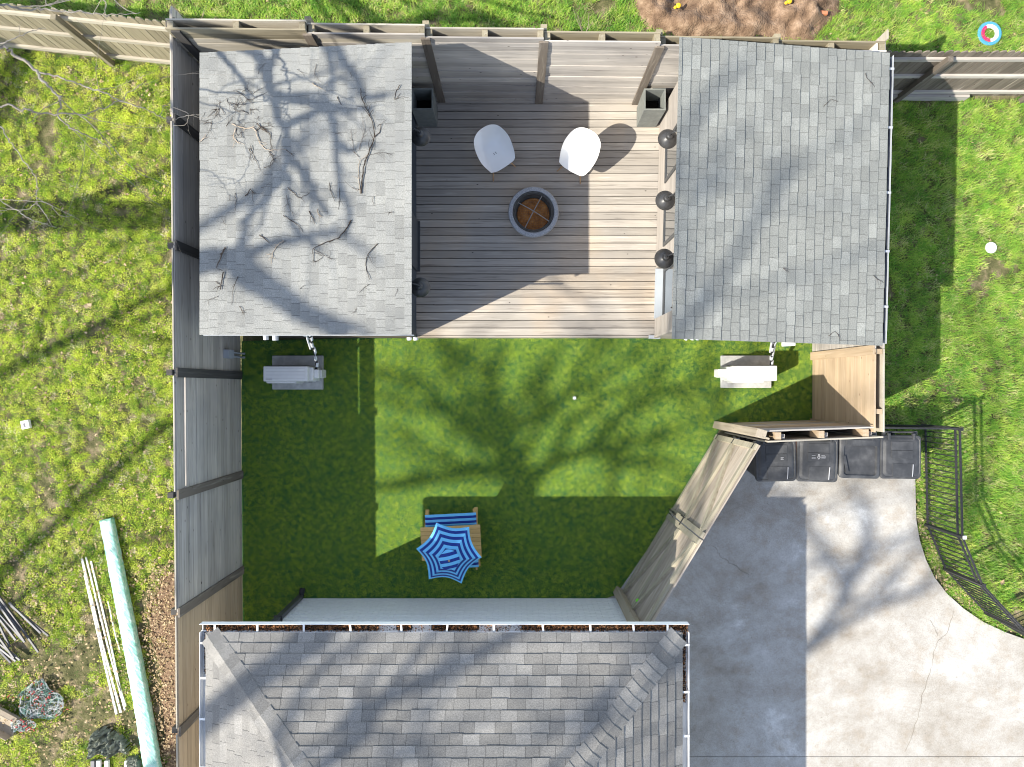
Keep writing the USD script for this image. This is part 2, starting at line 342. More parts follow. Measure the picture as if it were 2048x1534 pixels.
M["canopy"] = stripes("striped_canopy_cloth", "x", 5.2, 0.30, .5, SKYB, NAVY)
M["vent"] = stripes("striped_vent_cloth", "y", 3.5, 0.1, .5, SKYB, NAVY)
M["cushion"] = stripes("striped_cushion_cloth", "y", 2.5, 0.0, .5, SKYB, NAVY)

def foliage(name, stops, rand, trans=.35, bigscale=.7, bigstops=None, per_tuft=0.0):
    n, l = base_nodes(rand)
    n["ramp"] = ("rgb_ramp", {"ramp": stops})
    n["pt"] = ("mix_float", {"fac": per_tuft}); l += [("rf.value", "pt.a"), ("oi.random", "pt.b"), ("pt.result", "ramp.fac")]
    n["bn"] = ("noise_texture", {"scale": bigscale, "detail": 5.0, "roughness": .65}); l.append(("geo.position", "bn.vector"))
    n["br"] = ("rgb_ramp", {"ramp": bigstops or [(0.3, (.75, .8, .8)), (0.7, (1.25, 1.18, 1.1))]}); l.append(("bn.fac", "br.fac"))
    n["bx"] = ("mix", {"mix_type": "multiply", "fac": 1.0}); l += [("ramp.color", "bx.color1"), ("br.color", "bx.color2")]
    n["p"] = ("principled_bsdf", {"roughness": .6, "specular_ior_level": .25}); l.append(("bx.color", "p.base_color"))
    n["t"] = ("translucent_bsdf", {}); l.append(("bx.color", "t.color"))
    n["mx"] = ("mix_closure", {"fac": trans}); l += [("p.BSDF", "mx.closure1"), ("t.BSDF", "mx.closure2")]
    usdkit.material(stage, f"/World/Looks/{name}", n, l, surface="mx.closure")
    return f"/World/Looks/{name}"
M["turf_blade"] = foliage("turf_blade", [(0.0, (.16, .32, .045)), (0.5, (.39, .54, .05)), (0.85, (.60, .71, .07)), (1.0, (.74, .78, .16))], 0, trans=.2, bigscale=.9, per_tuft=.06, bigstops=[(0.3, (.90, .94, .95)), (0.7, (1.1, 1.06, 1.0))])
M["clover"] = foliage("clover_leaf", [(0.0, (.04, .12, .012)), (0.3, (.22, .40, .03)), (0.6, (.52, .64, .06)), (0.9, (.68, .74, .12)), (0.955, (.74, .74, .26)), (0.965, (.66, .55, .40)), (1.0, (.78, .70, .56))], 0, bigscale=1.1, per_tuft=.3)
M["blade"] = foliage("grass_blade", [(0.0, (.11, .32, .05)), (0.5, (.30, .52, .07)), (0.85, (.53, .66, .13)), (1.0, (.74, .68, .38))], 0, bigscale=.9)

# ---------------------------------------------------------------- ground
def gpoly(pts, z=0.0):
    return [tuple(W(x, y, z)[:2]) for x, y in pts]
DRIVE_PX = [(1232, 1190), (1445, 880), (1500, 872), (1828, 872), (1829, 960), (1831, 1040), (1838, 1080), (1850, 1118), (1868, 1155), (1892, 1186), (1925, 1216), (1965, 1243), (2010, 1264), (2060, 1282), (2140, 1306), (2400, 1340), (2900, 1360)]
drive_far = gpoly(DRIVE_PX) + [(18, -16.0), (1.3, -16.0), (1.3, -4.25)]
DRIVE = sg.Polygon(drive_far)
TURF = sg.Polygon([(-5.3, .9), (-5.3, -9), (-4.4, -9.0), (-4.3, -4.1), (2.05, -4.1), (4.0, -.75), (5.8, -.72), (5.8, 1.0), (-1.9, .99)])
DIRT = sg.Polygon(gpoly([(1250, -60), (1262, 30), (1290, 60), (1340, 90), (1560, 95), (1640, 85), (1660, 60), (1690, 30), (1700, -60)]))
LITTER = sg.Polygon(gpoly([(300, 1150), (335, 1130), (430, 1130), (430, 1600), (310, 1600), (316, 1480), (300, 1330), (285, 1230)]))
# one ground sheet reaching far out, finer near the camera
xs = np.concatenate([[-400, -120, -50, -25], np.linspace(-14, 14, 113), [25, 50, 120, 400]])
gx, gy = np.meshgrid(xs, xs, indexing="ij")
gp = np.c_[gx.ravel(), gy.ravel(), np.zeros(gx.size)]
gz = (meshkit.fbm(np.c_[gp[:, :2] * 1.3, np.zeros(len(gp))], 4, 3) - .5) * .05 - .03
gp[:, 2] = np.where(np.abs(gp[:, :2]).max(1) < 15, gz, -.03)
N = len(xs)
i, j = np.meshgrid(np.arange(N - 1), np.arange(N - 1), indexing="ij")
gf = np.stack([i * N + j, (i + 1) * N + j, (i + 1) * N + j + 1, i * N + j + 1], -1).reshape(-1, 4)
gf = np.vstack([gf[:, [0, 1, 2]], gf[:, [0, 2, 3]]])
obj("ground", (gp, gf), M["soil"], smooth=True, kind="structure", label="lawn soil under the grass on all sides of the fenced yard")
# artificial turf
tm = MB().poly(TURF, -.05, .002)
obj("artificial_turf", tm.get(), M["turf_base"], kind="structure", label="green artificial turf in the fenced yard between sheds and house")
# concrete drive in two slabs with an open joint
n = {"geo": ("geometry", {}), "m1": ("mapping", {"scale": (.7, 1.0, 1), "location": (3.3, 1.7, 0)}), "n1": ("noise_texture", {"scale": .8, "detail": 9.0, "roughness": .68, "distortion": .4}),
     "r1": ("rgb_ramp", {"ramp": [(0.28, (.25, .222, .187)), (0.40, (.34, .315, .28)), (0.52, (.40, .38, .35)), (0.60, (.45, .435, .41)), (0.66, (.58, .57, .545)), (0.74, (.66, .65, .625))]}),
     "n2": ("noise_texture", {"scale": 2.6, "detail": 8.0, "roughness": .7}), "r2": ("rgb_ramp", {"ramp": [(0.3, (.86, .80, .73)), (0.5, (1, 1, 1)), (0.7, (1.14, 1.15, 1.16))]}),
     "x": ("mix", {"mix_type": "multiply", "fac": 1.0}), "v": ("voronoi_texture", {"scale": 7.0}), "vr": ("map_range", {"from_min": .02, "from_max": .07, "to_min": .45, "to_max": 1.0, "clamp": True}),
     "y": ("mix", {"mix_type": "multiply", "fac": 1.0}), "n3": ("noise_texture", {"scale": 70.0, "detail": 4.0}), "bu": ("bump", {"strength": .25, "distance": .01}),
     "n4": ("noise_texture", {"scale": 55.0, "detail": 4.0, "roughness": .8}), "r4": ("rgb_ramp", {"ramp": [(0.3, (.72, .71, .7)), (0.6, (1.06, 1.06, 1.06))]}), "w": ("mix", {"mix_type": "multiply", "fac": 1.0}),
     "p": ("principled_bsdf", {"roughness": .9, "specular_ior_level": .2})}
l = [("geo.position", "m1.vector"), ("m1.vector", "n1.vector"), ("n1.fac", "r1.fac"), ("geo.position", "n2.vector"), ("n2.fac", "r2.fac"), ("r1.color", "x.color1"), ("r2.color", "x.color2"),
     ("geo.position", "v.vector"), ("v.distance", "vr.value"), ("x.color", "y.color1"), ("vr.result", "y.color2"), ("geo.position", "n4.vector"), ("n4.fac", "r4.fac"), ("y.color", "w.color1"), ("r4.color", "w.color2"),
     ("w.color", "p.base_color"), ("geo.position", "n3.vector"), ("n3.fac", "bu.height"), ("bu.normal", "p.normal")]
usdkit.material(stage, "/World/Looks/stained_concrete", n, l, surface="p.BSDF"); M["concrete"] = "/World/Looks/stained_concrete"
YJ = W(0, 1512)[1]
dv = UsdGeom.Xform.Define(stage, newpath("driveway")).GetPrim(); FRAME["/World/driveway"] = ((0, 0, 0), 0)
tag(dv, "stained pale concrete driveway outside the wooden double gate", None, None, "structure")
for a, b in ((YJ + .006, 30), (-30, YJ - .006)):
    g = DRIVE.intersection(sg.box(-50, a, 50, b))
    obj("slab", MB().poly(g, -.12, .028).get(), M["concrete"], dv)
obj("joint_filler", MB().box((1.4, YJ - .02, -.1), (17, YJ + .02, .004)).get(), M["debris_dark"], dv)
def ribbon(pts, w, z):
    p = spline([W(x, y)[:2] for x, y in pts], 5)
    p = p + NR.normal(0, .012, p.shape)
    t = np.gradient(p, axis=0); t /= np.linalg.norm(t, axis=1, keepdims=True)
    s = np.c_[-t[:, 1], t[:, 0]] * (w * NR.uniform(.4, 1.2, len(p)))[:, None] / 2
    v = np.vstack([np.c_[p - s, np.full(len(p), z)], np.c_[p + s, np.full(len(p), z)]]); k = len(p)
    return v, np.array([[a, a + 1, k + a + 1] for a in range(k - 1)] + [[a, k + a + 1, k + a] for a in range(k - 1)])
M["crack"] = mat("dark_crack", [(0, (.15, .13, .105)), (1, (.24, .21, .175))], bump=0)
for pts, w in ([[(1905, 1222), (1890, 1265), (1872, 1285), (1862, 1330), (1850, 1365), (1838, 1410), (1826, 1460), (1808, 1500)], .010], [[(1425, 1090), (1440, 1112), (1456, 1122), (1475, 1135), (1500, 1150)], .009], [[(1858, 1240), (1868, 1255), (1874, 1270)], .008]):
    obj("crack", ribbon(pts, w, .0325), M["crack"], dv)

def mound(poly, h, seed, z0, step=.07, fall=.35):
    x0, y0, x1, y1 = poly.bounds
    X, Y = np.meshgrid(np.arange(x0, x1, step), np.arange(y0, y1, step), indexing="ij")
    p = np.c_[X.ravel(), Y.ravel(), np.zeros(X.size)]
    import shapely
    d = np.where(shapely.contains_xy(poly, p[:, 0], p[:, 1]), shapely.distance(shapely.points(p[:, :2]), poly.exterior), -shapely.distance(shapely.points(p[:, :2]), poly.exterior))
    d = d + (meshkit.fbm(p * 4, 3, seed + 5) - .5) * fall
    k = np.clip(d / fall, 0, 1)
    p[:, 2] = z0 + k * (meshkit.fbm(p * 1.6, 3, seed) * h + (meshkit.fbm(p * 7, 3, seed + 2) - .4) * h * .7) - (1 - k) * .06
    a, b = X.shape
    i, j = np.meshgrid(np.arange(a - 1), np.arange(b - 1), indexing="ij")
    q = np.stack([i * b + j, (i + 1) * b + j, (i + 1) * b + j + 1, i * b + j + 1], -1).reshape(-1, 4)
    return p, np.vstack([q[:, [0, 1, 2]], q[:, [0, 2, 3]]])
obj("bare_soil", mound(DIRT, .40, 4, -.04), M["dirt"], smooth=True, kind="structure", label="lumpy bare brown soil behind the back fence")
obj("litter_ground", mound(LITTER, .04, 9, -.005), M["litter_soil"], smooth=True, kind="structure", label="brown leaf litter along the outside of the left fence")

# ---------------------------------------------------------------- deck
DZ = .30
dk = thing("wooden_deck", "weathered grey wooden deck between the two sheds", "deck", (.4, .98, 0))
DX0, DX1, DY0, DY1 = -1.90, 2.80, .985, 5.52
pitch = .1467
for k in range(int((DY1 - DY0) / pitch) + 1):
    y = DY0 + k * pitch
    z = DZ + R.uniform(-.002, .002)
    obj("board", MB().box((DX0, y + .006, z - .03), (DX1 if k > 12 else 2.72, y + pitch - .008, z)).get(), M["deck"], dk)
obj("fascia", MB().box((DX0, DY0 - .03, .0), (2.68, DY0 - .002, DZ - .034)).get(), M["deck"], dk)
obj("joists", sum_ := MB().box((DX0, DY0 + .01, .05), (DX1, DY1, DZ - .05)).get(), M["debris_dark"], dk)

# ---------------------------------------------------------------- fences
def fence_run(t, a, b, z0, z1, mats, nb, inward, thick=.024, gaps=(), jit=.004, top_extra=0.0):
    """horizontal boards stacked between plan points a and b"""
    a, b = np.array(a, float), np.array(b, float)
    d = (b - a) / np.linalg.norm(b - a)
    n_ = np.array([-d[1], d[0]]) * inward
    h = (z1 - z0) / nb
    for k in range(nb):
        o = n_ * R.uniform(-jit, jit)
        tl = R.uniform(-.003, .003)
        g = .046 if k in gaps else R.choice((.002, .003, .004, .006))
        p0, p1 = a + o + d * .004, b + o - d * .004
        zc = z0 + h * (k + .5)
        hh = h - g
        if k in gaps:
            zc -= g / 2
        m = MB().beam((*p0, zc + tl), (*p1, zc - tl), thick, hh)
        obj("board", m.get(), R.choice(mats) if isinstance(mats, (list, tuple)) else mats, t)

# left fence
XL = lambda y: -5.325 - .009 * y
lf = thing("board_fence", "tall weathered fence of horizontal boards with dark battens, left of turf and shed", "fence", (XL(0), 0, 0))
LY = [-7.6, -5.39, -3.53, -1.686, .235, 2.235, 4.22, 5.98]
LZ = 2.65
for k in range(7):
    y0, y1 = LY[k], LY[k + 1]
    mt = M["tan_y"] if k < 2 else M["lf_y"]
    fence_run(lf, (XL(y0), y0), (XL(y1), y1), .02, LZ + (.02 if k == 6 else 0), mt, 19, 1, gaps={3: (16,)}.get(k, ()))
    if k in (1, 3, 5):
        obj("outer_board", MB().beam((XL(y0) - .06, y0 + .06, LZ - .62), (XL(y1) - .06, y1 - .06, LZ - .62), .03, .14).get(), M["tan_y"], lf)
    obj("cap_strip", MB().beam((XL(y0) - .019, y0 + .05, LZ + .013), (XL(y1) - .019, y1 - .05, LZ + .013), .02, .022).get(), M["pale_y"], lf)
for k, y in enumerate(LY[1:]):
    yy = y if k < 6 else 5.72
    obj("batten", MB().box((XL(yy) + .014, yy - .075, .02), (XL(yy) + .045, yy + .075, LZ + .02)).get(), M["dark_z"] if k > 2 else M["brown_z"], lf)
    obj("post", MB().box((XL(yy) - .118, yy - .045, .0), (XL(yy) - .03, yy + .045, LZ + (.05 if k in (2, 3) else -.03))).get(), M["dark_z"], lf)
# back fence: doubled boards with blocking between
BY = lambda x: 5.46 - .011 * (x + 1.9)
bf = thing("board_fence", "tall grey double-skinned fence of horizontal boards behind the deck", "fence", (0, BY(0), 0))
def bx(px, z):
    return (px - CX) * (CAM_H - z) / FPX
BX = [-5.36, bx(612, 2.9), bx(850, 2.8), bx(1088, 2.72), bx(1322, 2.66), bx(1560, 2.55), 5.93]
BZ = [2.93, 2.84, 2.75, 2.68, 2.56, 2.46]
for k in range(6):
    x0, x1, zt = BX[k], BX[k + 1], BZ[k]
    z0 = .02 if k in (0, 5) else .02
    fence_run(bf, (x0, BY(x0)), (x1, BY(x1)), z0, zt, [M["olive_x"], M["pale_x"]] if k == 0 else ([M["pale_x"]] + [M["grey_x"]] * 3 if k == 1 else M["grey_x"]), 19, 1, jit=.009)
    fence_run(bf, (x0, BY(x0) + .15), (x1, BY(x1) + .15), zt - 1.1, zt - .02, M["olive_x"] if k > 2 else M["pale_x"], 7, 1)
    fence_run(bf, (x0, BY(x0) + .15), (x1, BY(x1) + .15), .02, zt - 1.1, M["olive_x"], 2, 1)
    for q in (0.03, .5, .97):
        xx = x0 + (x1 - x0) * q
        obj("block", MB().box((xx - .045, BY(xx) + .018, zt - .35), (xx + .045, BY(xx) + .132, zt - .035)).get(), M["olive_z"], bf)
    if 0 < k:
        xb = x0
        obj("batten", MB().box((xb - .07, BY(xb) - .05, DZ if 1 < k < 5 else .02), (xb + .07, BY(xb) - .018, zt + .005)).get(), M["brown_z"], bf)
        obj("post", MB().box((xb - .05, BY(xb) + .168, 0), (xb + .05, BY(xb) + .26, zt - .02)).get(), M["olive_z"], bf)
obj("batten", MB().box((-5.28, BY(-5.2) - .05, .02), (-5.14, BY(-5.2) - .018, 2.9)).get(), M["dark_z"], bf)

# right fence (fresh boards), doubled, runs on behind the right shed
XR = lambda y: 5.77 + .004 * y
rf = thing("board_fence", "fresh tan fence of horizontal boards on the right of the turf", "fence", (XR(0), .5, 0))
RY = [-.72, .62, 2.2, 3.8, 5.55]
RZ = 2.42
for k in range(4):
    y0, y1 = RY[k], RY[k + 1]
    fence_run(rf, (XR(y0), y0), (XR(y1), y1), .02, RZ, M["tan_y"] if k == 0 else M["grey_y"], 17, -1)
    fence_run(rf, (XR(y0) + .14, y0), (XR(y1) + .14, y1), .02, RZ - .01, M["pale_y"] if k == 0 else M["grey_y"], 8, -1)
    for q in (.25, .97):
        yy = y0 + (y1 - y0) * q
        obj("block", MB().box((XR(yy) + .018, yy - .04, RZ - .3), (XR(yy) + .122, yy + .04, RZ - .03)).get(), M["tan_z"], rf)
obj("batten", MB().box((XR(.6) - .05, .53, .02), (XR(.6) - .018, .68, RZ + .01)).get(), M["tan_z"], rf)
obj("batten", MB().box((XR(-.6) - .05, -.675, .02), (XR(-.6) - .018, -.60, RZ - .03)).get(), M["tan_z"], rf)
obj("end_picket", MB().beam((5.93, 5.62, 1.4), (5.93, 5.62, 2.5), .15, .02, up=(1, 0, 0)).get(), M["pale_y"], rf)

# short fence beside the gate
sf = thing("short_fence", "short double-skinned board fence between the gate post and right fence", "fence", (4.9, -.72, 0))
A, B = (4.02, -.70), (5.76, -.64)
fence_run(sf, A, B, .02, 2.40, [M["tan_x"], M["grey_x"]], 17, -1, jit=.006)
A2, B2 = (4.06, -.875), (5.92, -.80)
fence_run(sf, A2, B2, .02, 2.38, M["pale_x"], 16, -1)
for q in (.12, .52, .93):
    c = np.array(A) * (1 - q) + np.array(B) * q
    obj("block", MB().cbox((c[0], c[1] - .085, 2.2), (.09, .115, .36)).get(), M["tan_z"], sf)
    obj("stud", MB().cbox((c[0] + .09, c[1] - .10, 1.15), (.09, .08, 2.3)).get(), M["grey_z"], sf)

# double gate
gd = np.array([-1.94, -3.2]); GL = np.linalg.norm(gd); gd /= GL
gn = np.array([gd[1], -gd[0]])               # towards the turf
G0 = np.array([3.985, -.845])
GH = 2.34
def gp3(s, o, z):
    p = G0 + gd * s + gn * o
    return np.array([p[0], p[1], z])
UPN = (float(gn[0]), float(gn[1]), 0.0)
for leaf, (s0, s1) in enumerate(((.10, GL / 2 - .012), (GL / 2 + .012, GL - .02))):
    gt = thing("wooden_gate", ("sunlit upper leaf" if leaf == 0 else "half-shaded lower leaf") + " of the braced wooden double gate by the driveway", "gate", gp3((s0 + s1) / 2, 0, 0), group=None)
    hinge, latch = (s0, s1) if leaf == 0 else (s1, s0)
    for k in range(17):
        h = GH / 17
        obj("board", MB().beam(gp3(s0, R.uniform(-.003, .003), .05 + h * (k + .5)), gp3(s1, 0, .05 + h * (k + .5)), .022, h - R.choice((.002, .003, .005))).get(), M["gate"], gt)
    zr = (.20, 1.20, GH - .08)
    for z in zr:
        obj("rail", MB().beam(gp3(s0 + .10, .038, z), gp3(s1 - .10, .038, z), .05, .10).get(), M["gate_frame"], gt)
    for s in (s0 + .05, s1 - .05):
        obj("stile", MB().beam(gp3(s, .034, .06), gp3(s, .034, GH + .03), .10, .042, up=UPN).get(), M["gate_frame"], gt)
    for a, b in ((zr[0] + .06, zr[1] - .06), (zr[1] + .06, zr[2] - .06)):
        e = .12 if hinge == s0 else -.12
        obj("brace", MB().beam(gp3(hinge + e, .038, a), gp3(latch - e, .038, b), .05, .085).get(), M["gate_frame"], gt)
    sg_ = 1 if hinge == s0 else -1
    for z in zr:
        pts = [(hinge - sg_ * .06, .035), (hinge + sg_ * .05, .035), (hinge + sg_ * .42, .008)]
        m = MB().beam(gp3(hinge - sg_ * .03, .059, z), gp3(hinge + sg_ * .36, .057, z), .006, .034)
        m.tube([gp3(hinge - sg_ * .02, .066, z - .05), gp3(hinge - sg_ * .02, .066, z + .05)], .012, 8)
        obj("strap_hinge", m.get(), M["black_metal"], gt)
    if leaf == 0:
        m = MB().tube([gp3(s1 - .05, .08, .02), gp3(s1 - .05, .08, .62)], .009, 8).beam(gp3(s1 - .05, .064, .3), gp3(s1 - .05, .064, .4), .04, .015, up=UPN)
        m.tube(spline([gp3(s1 - .05, .085, .62), gp3(s1 - .02, .11, .64), gp3(s1 + .03, .1, .6)]), .008, 6)
        obj("drop_bolt", m.get(), M["black_metal"], gt)
        m = MB().beam(gp3(s1 - .14, .062, 1.08), gp3(s1 + .06, .062, 1.08), .012, .04).tube(spline([gp3(s1 - .10, .062, 1.0), gp3(s1 - .10, .11, 1.04), gp3(s1 - .10, .11, 1.14), gp3(s1 - .10, .062, 1.18)]), .009, 6)
        obj("latch", m.get(), M["black_metal"], gt)
pp = thing("gate_post", "thick weathered timber gate post at the corner of the short fence", "post", (3.93, -.735, 0))
obj("post", MB().cbox((3.93, -.735, 1.235), (.165, .14, 2.47), -.27, .008).get(), M["gate_post"], pp)
obj("jamb_board", MB().cbox((3.99, -.80, 1.2), (.20, .03, 2.36), -.27).get(), M["gate_post"], pp)
p2 = thing("gate_post", "grey-brown timber gate post against the white brick house corner", "post", (2.03, -4.06, 0))
obj("post", MB().cbox((2.00, -3.95, 1.2), (.15, .15, 2.42), GATE_ANG, .008).get(), M["gate_post"], p2)
obj("jamb_board", MB().cbox((2.10, -4.12, 1.2), (.16, .05, 2.4), GATE_ANG).get(), M["gate_post"], p2)

# neighbours' picket fences
def picket_fence(label, loc, a, b, spacing, mats, rails, posts, h, face, group):
    t = thing("picket_fence", label, "fence", loc, group=group)
    a, b = np.array(a, float), np.array(b, float)
    L = np.linalg.norm(b - a); d = (b - a) / L; nn = np.array([-d[1], d[0]]) * face   # rails on this side
    for k in range(int(L / spacing)):
        c = a + d * (k + .5) * spacing
        hh = h + R.uniform(-.02, .02)
        w = spacing - R.choice((.006, .010, .014, .02))
        tilt = R.uniform(-.006, .006)
        prof = [(-w / 2, .03), (w / 2, .03), (w / 2, hh - .05), (w / 2 - .035, hh), (-w / 2 + .035, hh), (-w / 2, hh - .05)]
        r0 = np.array([[*(c + d * (x + tilt * z) - nn * .009), z] for x, z in prof])
        r1 = np.array([[*(c + d * (x + tilt * z) + nn * .009), z] for x, z in prof])
        v, f = loft([r0, r1])
        obj("picket", (v, f), mats, t)
    for z in rails:
        obj("rail", MB().beam((*(a + nn * .032), z), (*(b + nn * .032), z), .042, .088).get(), M["pale_x"] if face < 0 and mats == M["olive_z"] else M["grey_x"], t)
    for s in posts:
        c = a + d * s + nn * .10
        obj("post", MB().cbox((c[0], c[1], h / 2 - .03), (.095, .095, h - .06), math.atan2(d[1], d[0]), .006).get(), mats, t)
    return t
picket_fence("olive-grey wooden picket fence with three rails, top left beyond the left fence", (-7.5, 6.3, 0), (-11.5, 6.77), (-5.42, 6.12), .142, M["olive_z"], (.22, .95, 1.6), (1.2, 3.72), 1.84, -1, None)
rp = picket_fence("dark grey-brown picket fence with three rails, top right beyond the right shed", (8.5, 5.65, 0), (5.97, 5.66), (11.6, 5.66), .13, M["brown_z"], (.26, .95, 1.6), (1.40, 3.85), 1.84, -1, None)
obj("kick_board", MB().beam((5.98, 5.60, .10), (8.7, 5.58, .10), .05, .2).get(), M["grey_x"], rp)

# ---------------------------------------------------------------- roofs made of single shingles
def shingle_field(parent, P0, U, V, Ncol, region, exposure, wmin, wmax, mt, thick=.011, limit=300, name="shingle", jitter=.006, lam=.55):
    """courses of tabs on the plane P0 + u*U + v*V, clipped to region (a polygon in u, v)"""
    P0, U, V, Nn = (np.asarray(x, float) for x in (P0, U, V, Ncol))
    x0, y0, x1, y1 = region.bounds
    tabs = []
    k = 0
    v = y0
    while v < y1 - .005:
        u = x0 - R.uniform(0, wmax)
        while u < x1:
            w = R.uniform(wmin, wmax)
            a, b = u + .0022, u + w - .0022
            drop = R.choice((0, 0, .004, -.003)) + R.uniform(-jitter, jitter) * .4
            rect = sg.box(a, v - drop, b, v + exposure + .012).intersection(region)
            u += w
            for g in getattr(rect, "geoms", [rect]):
                if g.geom_type == "Polygon" and g.area > 2e-4:
                    tabs.append((g.area, g, v, R.random() < lam))
        v += exposure; k += 1
    tabs.sort(key=lambda t: -t[0])
    rest = MB()
    for q, (ar, g, v0, thickone) in enumerate(tabs):
        r = np.array(sg.polygon.orient(g).exterior.coords)[:-1]
        t0 = thick + (.0055 if thickone else 0)
        h = np.maximum(t0 * (1 - (r[:, 1] - v0) / (exposure + .012)) + .0015, .001) + R.uniform(0, .0012)
        top = P0 + r[:, :1] * U + r[:, 1:] * V + h[:, None] * Nn
        bot = P0 + r[:, :1] * U + r[:, 1:] * V - .002 * Nn
        n_ = len(r)
        vv = np.vstack([bot, top])
        ff = [[i, (i + 1) % n_, n_ + (i + 1) % n_] for i in range(n_)] + [[i, n_ + (i + 1) % n_, n_ + i] for i in range(n_)] + [[n_, n_ + i, n_ + i + 1] for i in range(1, n_ - 1)]
        if q < limit:
            obj(name, (vv, np.array(ff)), mt, parent)
        else:
            rest.add(vv, np.array(ff))
    if rest.n:
        obj("small_shingles", rest.get(), mt, parent, kind="stuff")

def mono_roof(t, corners, mt, low_dir, exposure, wmin, wmax, over=.02):
    """corners: SW, SE, NE, NW of the roof top in the thing's world coordinates; the low edge is 'w' or 'e'"""
    sw, se, ne, nw = (np.array(c, float) for c in corners)
    dn = np.array([0, 0, -.05])
    v = np.array([sw, se, ne, nw]); v0 = v - [0, 0, .004]; v1 = v + dn
    m = (np.vstack([v1, v0]), BF)
    roof = obj("roof", m, M["felt"], t)
    if low_dir == "w":
        P0, U, V = sw, nw - sw, se - sw
    else:
        P0, U, V = ne, se - ne, nw - ne
    Lu, Lv = np.linalg.norm(U), np.linalg.norm(V); U, V = U / Lu, V / Lv
    Nn = np.cross(U, V); Nn /= np.linalg.norm(Nn)
    if Nn[2] < 0:
        Nn = -Nn
    shingle_field(roof, P0, U, V, Nn, sg.box(-over, -over, Lu + over, Lv + over), exposure, wmin, wmax, mt)
    return roof

# left shed
ls = thing("garden_shed", "left shed with pale grey shingle roof littered with fallen twigs", "shed", (-3.2, 2.95, 0))
LS = ((-4.80, .825, 2.92), (-1.545, .80, 3.30), (-1.545, 5.10, 3.30), (-4.80, 5.10, 2.92))
mono_roof(ls, LS, M["shingle_a"], "w", .146, .11, .21)
obj("wall", MB().box((-4.6, .98, .05), (-1.895, 5.05, 2.8)).get(), M["dark_siding"], ls)
k = 0
for z in np.arange(.32, 3.1, .19):
    obj("cladding_board", MB().box((-1.893, 1.02, z + .004), (-1.87, 5.05, z + .186)).get(), M["dark_siding"], ls)
for z in np.arange(.06, 2.85, .2):
    obj("cladding_board", MB().box((-4.6, .955, z + .004), (-1.93, .978, z + .195)).get(), M["brown_x"], ls)
obj("rafter_fascia", MB().box((-1.60, .82, 3.10), (-1.575, 5.08, 3.235)).get(), M["dark_siding"], ls)
obj("corner_trim", MB().box((-1.93, .95, .30), (-1.855, 1.015, 3.1)).get(), M["dark_siding"], ls)
obj("drip_edge", MB().box((-4.8, .80, 2.80), (-1.56, .812, 2.86)).get(), M["pipe_grey"], ls)
obj("threshold", MB().box((-1.868, 2.2, .30), (-1.80, 3.15, .34)).get(), M["glass_frame"], ls)
obj("door", MB().box((-1.868, 2.2, .345), (-1.84, 3.15, 2.4)).get(), M["glass_frame"], ls)
for yv in (.9,):
    obj("vent_hood", MB().tube([(-3.95, .93, 2.55), (-3.95, .757, 2.52)], .045, 10).tube([(-3.80, .93, 2.55), (-3.80, .75, 2.52)], .05, 10).get(), M["pipe_grey"], ls)
# flood lamp / bracket at the front corner
fl = thing("spot_light", "white twin spotlight at the front corner of the left shed", "light", W(824, 672, .2))
c = W(825, 673, .22)
obj("base", MB().cbox(c + [0, .06, 0], (.14, .05, .08), 0, .01).get(), M["pipe_white"], fl)
for dx in (-.06, .06):
    v, f = lathe([(.012, -.05), (.05, -.045), (.052, .04), (.03, .05)], (0, 0, 0), 14)
    v = v @ np.array([[1, 0, 0], [0, .3, .95], [0, -.95, .3]]).T + c + [dx, -.02, 0]
    obj("lamp_head", (v, f), M["pipe_white"], fl)

# right shed, turned a little clockwise
RO, RROT = (2.64, .95, 0.0), -1.45
rs = thing("garden_shed", "right shed with clean blue-grey shingle roof and lamps over its deck wall", "shed", RO, RROT)
def RW(x, y, z=0):
    c, s = math.cos(math.radians(RROT)), math.sin(math.radians(RROT))
    return np.array([RO[0] + x * c - y * s, RO[1] + x * s + y * c, z])
RS = [RW(-.29, -.215, 3.25), RW(2.965, -.215, 2.92), RW(2.965, 4.225, 2.92), RW(-.29, 4.225, 3.25)]
mono_roof(rs, RS, M["shingle_b"], "e", .142, .15, .24)
def rbox(name, a, b, mt, parent=rs, **k):
    v, f = MB().box(a, b).get()
    return obj(name, (v, f), mt, parent, local=True, **k)
rbox("wall", (.17, .03, .05), (2.8, 4.2, 2.78), M["brown_y"])
rbox("wall", (.03, .03, .05), (.168, .355, 2.78), M["brown_y"])
rbox("wall", (.03, 1.305, .05), (.168, 4.2, 2.78), M["brown_y"])
rbox("lintel", (.03, .357, 2.43), (.168, 1.303, 2.78), M["brown_y"])
rbox("wall_head", (.03, .03, 2.785), (1.4, 4.2, 3.0), M["brown_y"])
cl = M["cladding"] = wood("warm_grey_cladding", (.17, .15, .13), (.37, .335, .30), (.52, .48, .43), "y", rand=.1, kn=(2.5, .05))
z = .31
while z < 3.05:
    for q0, q1 in (((.03, .352), (1.308, 4.22)) if z < 2.38 else ((.03, 4.22),)):
        rbox("cladding_board", (0, q0, z + .002), (.026, q1, z + .134), cl)
    z += .138
z = .06
while z < 2.8:
    rbox("front_board", (.03, 0, z + .002), (2.8, .026, z + .17), M["cladding_x"] if "cladding_x" in M else M.setdefault("cladding_x", wood("warm_grey_cladding_x", (.17, .15, .13), (.37, .335, .30), (.52, .48, .43), "x", rand=.1, kn=None))); z += .176
rbox("corner_trim", (-.012, -.012, .05), (.07, .028, 3.02), cl)
